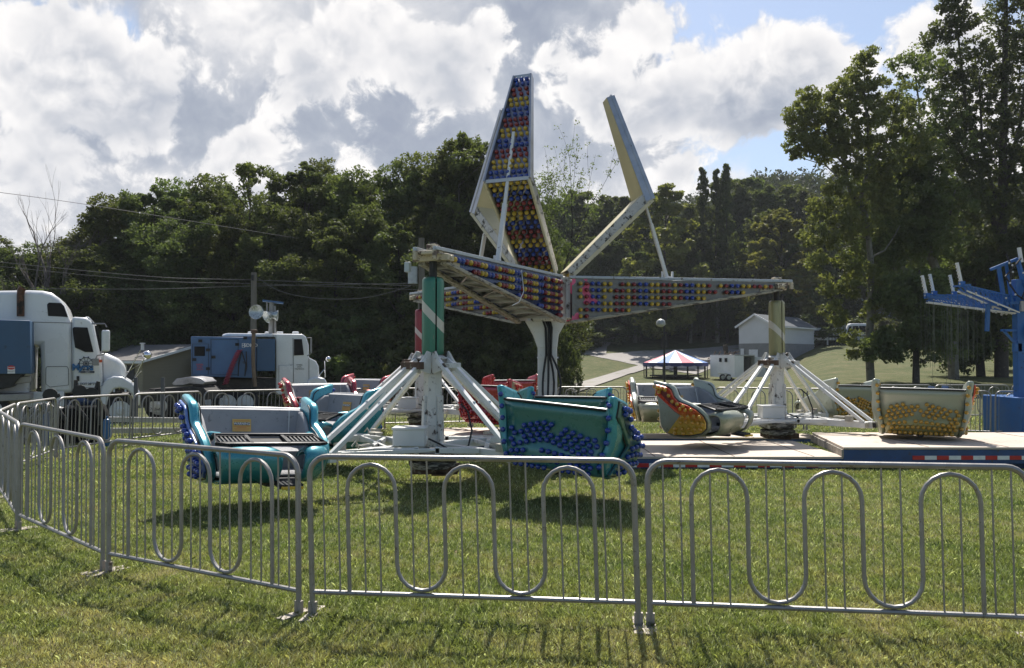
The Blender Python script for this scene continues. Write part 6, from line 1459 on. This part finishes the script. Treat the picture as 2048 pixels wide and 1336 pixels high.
# small tree with low crown
bl = [(1832 + rr.uniform(-60, 60), 640 + rr.uniform(-90, 60), rr.uniform(.6, 1.1)) for _ in range(38)] + [(1750 + rr.uniform(-20, 30), 690 + rr.uniform(-20, 30), .6) for _ in range(8)]
bl += [(1790 + rr.uniform(-50, 90), 690 + rr.uniform(-40, 25), rr.uniform(.5, .8)) for _ in range(10)]
bigtree('low_crowned_tree', 'smaller tree with dark straight trunk and low spreading leaves above the raised amber-bulbed car', 1832, 762, 49, [([(1832, 772), (1832, 700), (1836, 600), (1840, 540)], .22, .08), ([(1834, 640), (1800, 600), (1780, 590)], .07, .02), ([(1834, 650), (1870, 610), (1890, 600)], .07, .02)], bl, LEAF_M, BARK, 22)
bl = [(1935 + rr.uniform(-60, 65), 620 + rr.uniform(-110, 80), rr.uniform(.8, 1.4)) for _ in range(54)]
bl += [(1945 + rr.uniform(-70, 75), 700 + rr.uniform(-40, 30), rr.uniform(.5, .8)) for _ in range(12)]
bigtree('dark_low_tree', 'dark tree behind the hanging swing chains, its crown touching the lawn', 1960, 745, 56, [([(1962, 755), (1958, 690), (1950, 600), (1945, 520)], .3, .1), ([(1955, 640), (1990, 590), (2010, 560)], .1, .03), ([(1955, 650), (1920, 600), (1900, 580)], .1, .03)], bl, LEAF_D, BARK, 23)
# tall dark tree at the right edge
bl = []
for (u0, v0, u1, v1, n_, s0, s1) in ((1925, 430, 1905, 0, 16, 1.5, 1.0), (1960, 440, 1950, 60, 14, 1.7, 1.2), (2010, 470, 2005, -20, 20, 1.8, 1.2), (2060, 480, 2060, -40, 18, 1.8, 1.4), (1905, 330, 1860, 90, 9, 1.1, .7), (1990, 650, 2040, 460, 14, 1.6, 1.6), (1930, 520, 2080, 480, 12, 1.6, 1.6), (1895, 60, 1900, -40, 5, 1.0, .8)):
    for i in range(n_):
        t_ = i / (n_ - 1); bl.append((lerp(u0, u1, t_) + rr.uniform(-14, 14), lerp(v0, v1, t_) + rr.uniform(-8, 8), lerp(s0, s1, t_)))
bigtree('tall_dark_tree', 'very tall dark tree at the right edge, its top cut by the picture', 2003, 768, 55, [([(2003, 780), (2003, 600), (2004, 450), (2006, 300), (2010, 120), (2012, 0)], .45, .12), ([(2004, 500), (1960, 350), (1930, 200), (1915, 60)], .2, .06), ([(2004, 400), (2040, 250), (2060, 100)], .18, .06), ([(1960, 350), (1900, 280), (1862, 230)], .08, .03), ([(2004, 450), (1965, 300), (1958, 150)], .14, .05)], bl, LEAF_D, BARK, 24, per=34, size=.115, dens=9, ysp=1.6)
plant('B', 2075, 560, 62, 'leafy tree at the right picture edge behind the blue swing ride', None, 'tree')
# unused templates
for k, (root, H0, used) in KINDS.items():
    if not used[0]:
        for ch in list(root.children): bpy.data.objects.remove(ch)
        bpy.data.objects.remove(root)

# ------------------------------------------------------------------ sky, sun, camera
SUN_EL, SUN_AZ = radians(56), radians(3)       # azimuth measured from +Y towards +X
world = bpy.data.worlds.new('World'); scene.world = world; world.use_nodes = True
t = world.node_tree; t.nodes.clear()
out = N(t, 'ShaderNodeOutputWorld'); bg = N(t, 'ShaderNodeBackground'); t.links.new(bg.outputs[0], out.inputs[0])
sky = N(t, 'ShaderNodeTexSky', sky_type='NISHITA'); sky.sun_disc = False; sky.sun_elevation = SUN_EL; sky.sun_rotation = SUN_AZ; sky.air_density = 1.0; sky.dust_density = 1.2; sky.ozone_density = 1.6
tc = N(t, 'ShaderNodeTexCoord'); DIR = tc.outputs['Generated']
def M(op, a, b=None, c=None, clamp=False):
    n = N(t, 'ShaderNodeMath', operation=op); n.use_clamp = clamp
    for i, x in enumerate((a, b, c)):
        if x is None: continue
        if hasattr(x, 'is_output'): t.links.new(x, n.inputs[i])
        else: n.inputs[i].default_value = x
    return n.outputs[0]
def VM(op, a, b=None, s=None):
    n = N(t, 'ShaderNodeVectorMath', operation=op)
    for i, x in enumerate((a, b)):
        if x is None: continue
        if hasattr(x, 'is_output'): t.links.new(x, n.inputs[i])
        else: n.inputs[i].default_value = x
    if s is not None: n.inputs['Scale'].default_value = s
    return n.outputs[1] if op in ('DOT_PRODUCT', 'LENGTH', 'DISTANCE') else n.outputs[0]
DN = VM('NORMALIZE', DIR)
def MR(x, a, b, c=0., d=1., smooth_=True):
    n = N(t, 'ShaderNodeMapRange', inp={'From Min': a, 'From Max': b, 'To Min': c, 'To Max': d}); n.interpolation_type = 'SMOOTHSTEP' if smooth_ else 'LINEAR'; t.links.new(x, n.inputs[0]); return n.outputs[0]
def warpv(v, sc, amt):
    n = N(t, 'ShaderNodeTexNoise', inp={'Scale': sc, 'Detail': 4., 'Roughness': .6}); t.links.new(v, n.inputs['Vector'])
    return VM('ADD', v, VM('SCALE', VM('SUBTRACT', n.outputs['Color'], (.5, .5, .5)), None, amt))
def noise(v, sc, det, ro, **k):
    n = N(t, 'ShaderNodeTexNoise', inp={'Scale': sc, 'Detail': det, 'Roughness': ro}); t.links.new(v, n.inputs['Vector']); return n.outputs[0]
def voro(v, sc, det):
    n = N(t, 'ShaderNodeTexVoronoi', feature='F1', normalize=True, inp={'Scale': sc, 'Detail': det, 'Roughness': .5}); t.links.new(v, n.inputs['Vector'])
    return M('SUBTRACT', .38, n.outputs['Distance'])
def gauss(lst, V_):
    """sum of soft blobs in the sky: (u, v, radius in pixels, weight)"""
    acc = None
    for u, v, rad, wgt in lst:
        d = ray(u, v).normalized(); k = 1 / (rad / 1750.) ** 2
        e = M('MULTIPLY', M('EXPONENT', M('MULTIPLY', M('SUBTRACT', VM('DOT_PRODUCT', V_, tuple(d)), 1.0), k)), wgt)
        acc = e if acc is None else M('ADD', acc, e)
    return acc
W1 = warpv(DN, 6., .08); GW = VM('NORMALIZE', W1); WF = warpv(W1, 30., .016)
big = noise(W1, 5.5, 3., .5)
puff = M('ADD', M('MULTIPLY', voro(WF, 11., 1.), .32), M('MULTIPLY', voro(WF, 38., 1.), .16))
wisp = noise(W1, 24., 6., .62)
# relief: how much the puffs rise towards the sun (up in the sky)
WU = VM('ADD', WF, (.004, -.004, .013))
puffu = M('ADD', M('MULTIPLY', voro(WU, 11., 1.), .32), M('MULTIPLY', voro(WU, 38., 1.), .16))
rel = M('SUBTRACT', puff, puffu)
# back layer: where there is cloud at all, with its blue gaps
covA = gauss([(1520, 20, 125, -.50), (1730, 20, 130, -.50), (1400, -10, 70, -.36), (1660, 95, 40, -.2), (1430, 300, 45, -.26), (1550, 312, 45, -.42), (1620, 305, 38, -.36), (1530, 235, 70, .3), (1640, 215, 60, .3), (1385, 335, 30, -.2), (235, 62, 42, -.30), (745, 2, 34, -.3), (600, 150, 500, .3), (1100, 160, 260, .24), (1900, 250, 160, .15)], GW)
dA = M('ADD', M('ADD', M('MULTIPLY', big, .7), M('MULTIPLY', wisp, .4)), M('ADD', covA, M('MULTIPLY', puff, .5)))
sxy = N(t, 'ShaderNodeSeparateXYZ'); t.links.new(DN, sxy.inputs[0]); clear = MR(sxy.outputs[1], .25, -.15, 0., -.34)   # clear sky invented behind the camera, out of view, to lower the fill light
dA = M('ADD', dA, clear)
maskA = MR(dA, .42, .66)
toneA = gauss([(360, 245, 80, -.46), (280, 70, 50, -.3), (560, 215, 50, -.2), (690, 260, 90, -.42), (830, 240, 80, -.4), (600, 300, 60, -.2), (1130, 20, 90, -.4), (1030, 10, 70, -.3), (1170, 300, 90, -.42), (1060, 160, 60, -.36), (1270, 110, 50, -.3), (1320, 300, 60, -.3), (900, 300, 80, -.25), (100, 340, 90, -.36), (480, 170, 60, -.25), (200, 260, 50, -.1), (760, 170, 40, -.2), (650, 360, 60, .2), (330, 350, 60, .1), (1200, 360, 90, .12), (40, 400, 60, .1), (480, 60, 80, .2)], GW)
sA = M('ADD', M('ADD', M('MULTIPLY', M('SUBTRACT', big, .5), .5), M('MULTIPLY', M('SUBTRACT', wisp, .5), .75)), M('ADD', M('ADD', M('MULTIPLY', rel, 2.4), toneA), .73))
# front layer: crisp heaped cumulus, bright where thin and towards the sun, grey in the thick of it
covB = gauss([(150, 200, 120, .44), (50, 60, 75, .36), (270, 190, 60, .34), (150, 120, 70, .3), (620, 130, 70, .5), (690, 70, 50, .34), (870, 130, 60, .46), (800, 60, 60, .3), (980, 70, 50, .36), (930, 190, 45, .36), (1110, 115, 34, .34), (1180, 200, 50, .44), (1250, 215, 55, .4), (1330, 215, 50, .44), (1290, 50, 50, .44), (1210, 90, 40, .2), (1480, 160, 80, .56), (1590, 165, 75, .5), (1440, 240, 60, .3), (1650, 130, 45, .44), (1870, 80, 55, .56), (1080, 205, 22, .3), (520, 290, 45, .4), (440, 355, 60, .4), (730, 335, 50, .34), (1350, 365, 42, .5), (1190, 370, 40, .3), (60, 400, 50, .3), (1960, 180, 100, .4), (400, 110, 60, .2)], GW)
dB = M('ADD', M('ADD', M('MULTIPLY', M('SUBTRACT', big, .5), .5), covB), M('ADD', M('MULTIPLY', puff, 1.5), M('MULTIPLY', M('SUBTRACT', wisp, .5), .75)))
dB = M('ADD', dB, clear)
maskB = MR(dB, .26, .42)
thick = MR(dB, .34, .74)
toneB = gauss([(1500, 235, 60, -.34), (1600, 250, 60, -.3), (150, 300, 90, -.3), (350, 210, 60, -.3), (200, 90, 40, -.16), (900, 200, 50, -.2), (620, 200, 50, -.25), (1270, 280, 70, -.25), (560, 60, 50, -.15), (130, 170, 90, .16), (1500, 110, 70, .12), (620, 110, 60, .12), (1220, 170, 60, .1)], GW)
sB = M('ADD', M('ADD', M('MULTIPLY', thick, -.27), M('MULTIPLY', rel, 3.2)), M('ADD', M('ADD', toneB, M('MULTIPLY', M('SUBTRACT', wisp, .5), 1.0)), .96))
sm = N(t, 'ShaderNodeMix', data_type='FLOAT'); t.links.new(maskB, sm.inputs[0]); t.links.new(sA, sm.inputs[2]); t.links.new(sB, sm.inputs[3])
shade = sm.outputs[0]
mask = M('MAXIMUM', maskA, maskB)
cr = N(t, 'ShaderNodeValToRGB'); t.links.new(shade, cr.inputs[0]); e = cr.color_ramp.elements
e[0].position = 0.; e[0].color = (.31, .35, .44, 1); e[1].position = 1.; e[1].color = (.93, .91, .90, 1)
q = e.new(.22); q.color = (.37, .41, .49, 1); q = e.new(.42); q.color = (.47, .50, .57, 1); q = e.new(.60); q.color = (.60, .615, .66, 1); q = e.new(.80); q.color = (.78, .775, .79, 1)
cl = VM('SCALE', cr.outputs[0], None, CLOUD)
skyc = VM('SCALE', sky.outputs[0], None, SKYS)
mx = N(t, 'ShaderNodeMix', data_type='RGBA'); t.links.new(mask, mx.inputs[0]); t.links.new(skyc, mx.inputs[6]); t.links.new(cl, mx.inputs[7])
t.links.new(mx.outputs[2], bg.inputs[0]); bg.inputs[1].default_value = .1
world.cycles.sampling_method = 'MANUAL'; world.cycles.sample_map_resolution = 512

sd = bpy.data.lights.new('sun', 'SUN'); sd.energy = SUNE; sd.angle = radians(.55); sd.color = (1, .95, .88)
so = bpy.data.objects.new('sun', sd); COL.objects.link(so)
dv = Vector((sin(SUN_AZ) * cos(SUN_EL), cos(SUN_AZ) * cos(SUN_EL), sin(SUN_EL))); so.rotation_euler = dv.to_track_quat('Z', 'Y').to_euler(); so.location = (0, 0, 60)

cam = bpy.data.cameras.new('camera'); co = bpy.data.objects.new('camera', cam); COL.objects.link(co)
cam.sensor_width = 36; cam.lens = 36 * F / 2048; cam.clip_end = 3000; cam.clip_start = .05
co.location = (0, 0, EYE); co.rotation_euler = (pi / 2 + PITCH, 0, 0); scene.camera = co
vs = scene.view_settings; vs.view_transform = 'Standard'; vs.look = 'None'; vs.exposure = EXPO; vs.gamma = 1; vs.use_curve_mapping = False
scene.cycles.max_bounces = 6; scene.cycles.transparent_max_bounces = 6; scene.cycles.transmission_bounces = 4; scene.cycles.use_denoising = True

hm = bpy.data.materials.new('thin_summer_haze'); t = nt(hm); out = N(t, 'ShaderNodeOutputMaterial')
pv = N(t, 'ShaderNodeVolumePrincipled'); pv.inputs['Density'].default_value = HAZE; pv.inputs['Color'].default_value = (.86, .92, 1, 1); pv.inputs['Anisotropy'].default_value = .2; t.links.new(pv.outputs[0], out.inputs['Volume'])
o = MB().box((20, 150, 38), (900, 520, 90)).build('haze', hm); o['kind'] = 'stuff'
scene.cycles.volume_bounces = 0; scene.cycles.volume_step_rate = 5; scene.cycles.volume_max_steps = 64
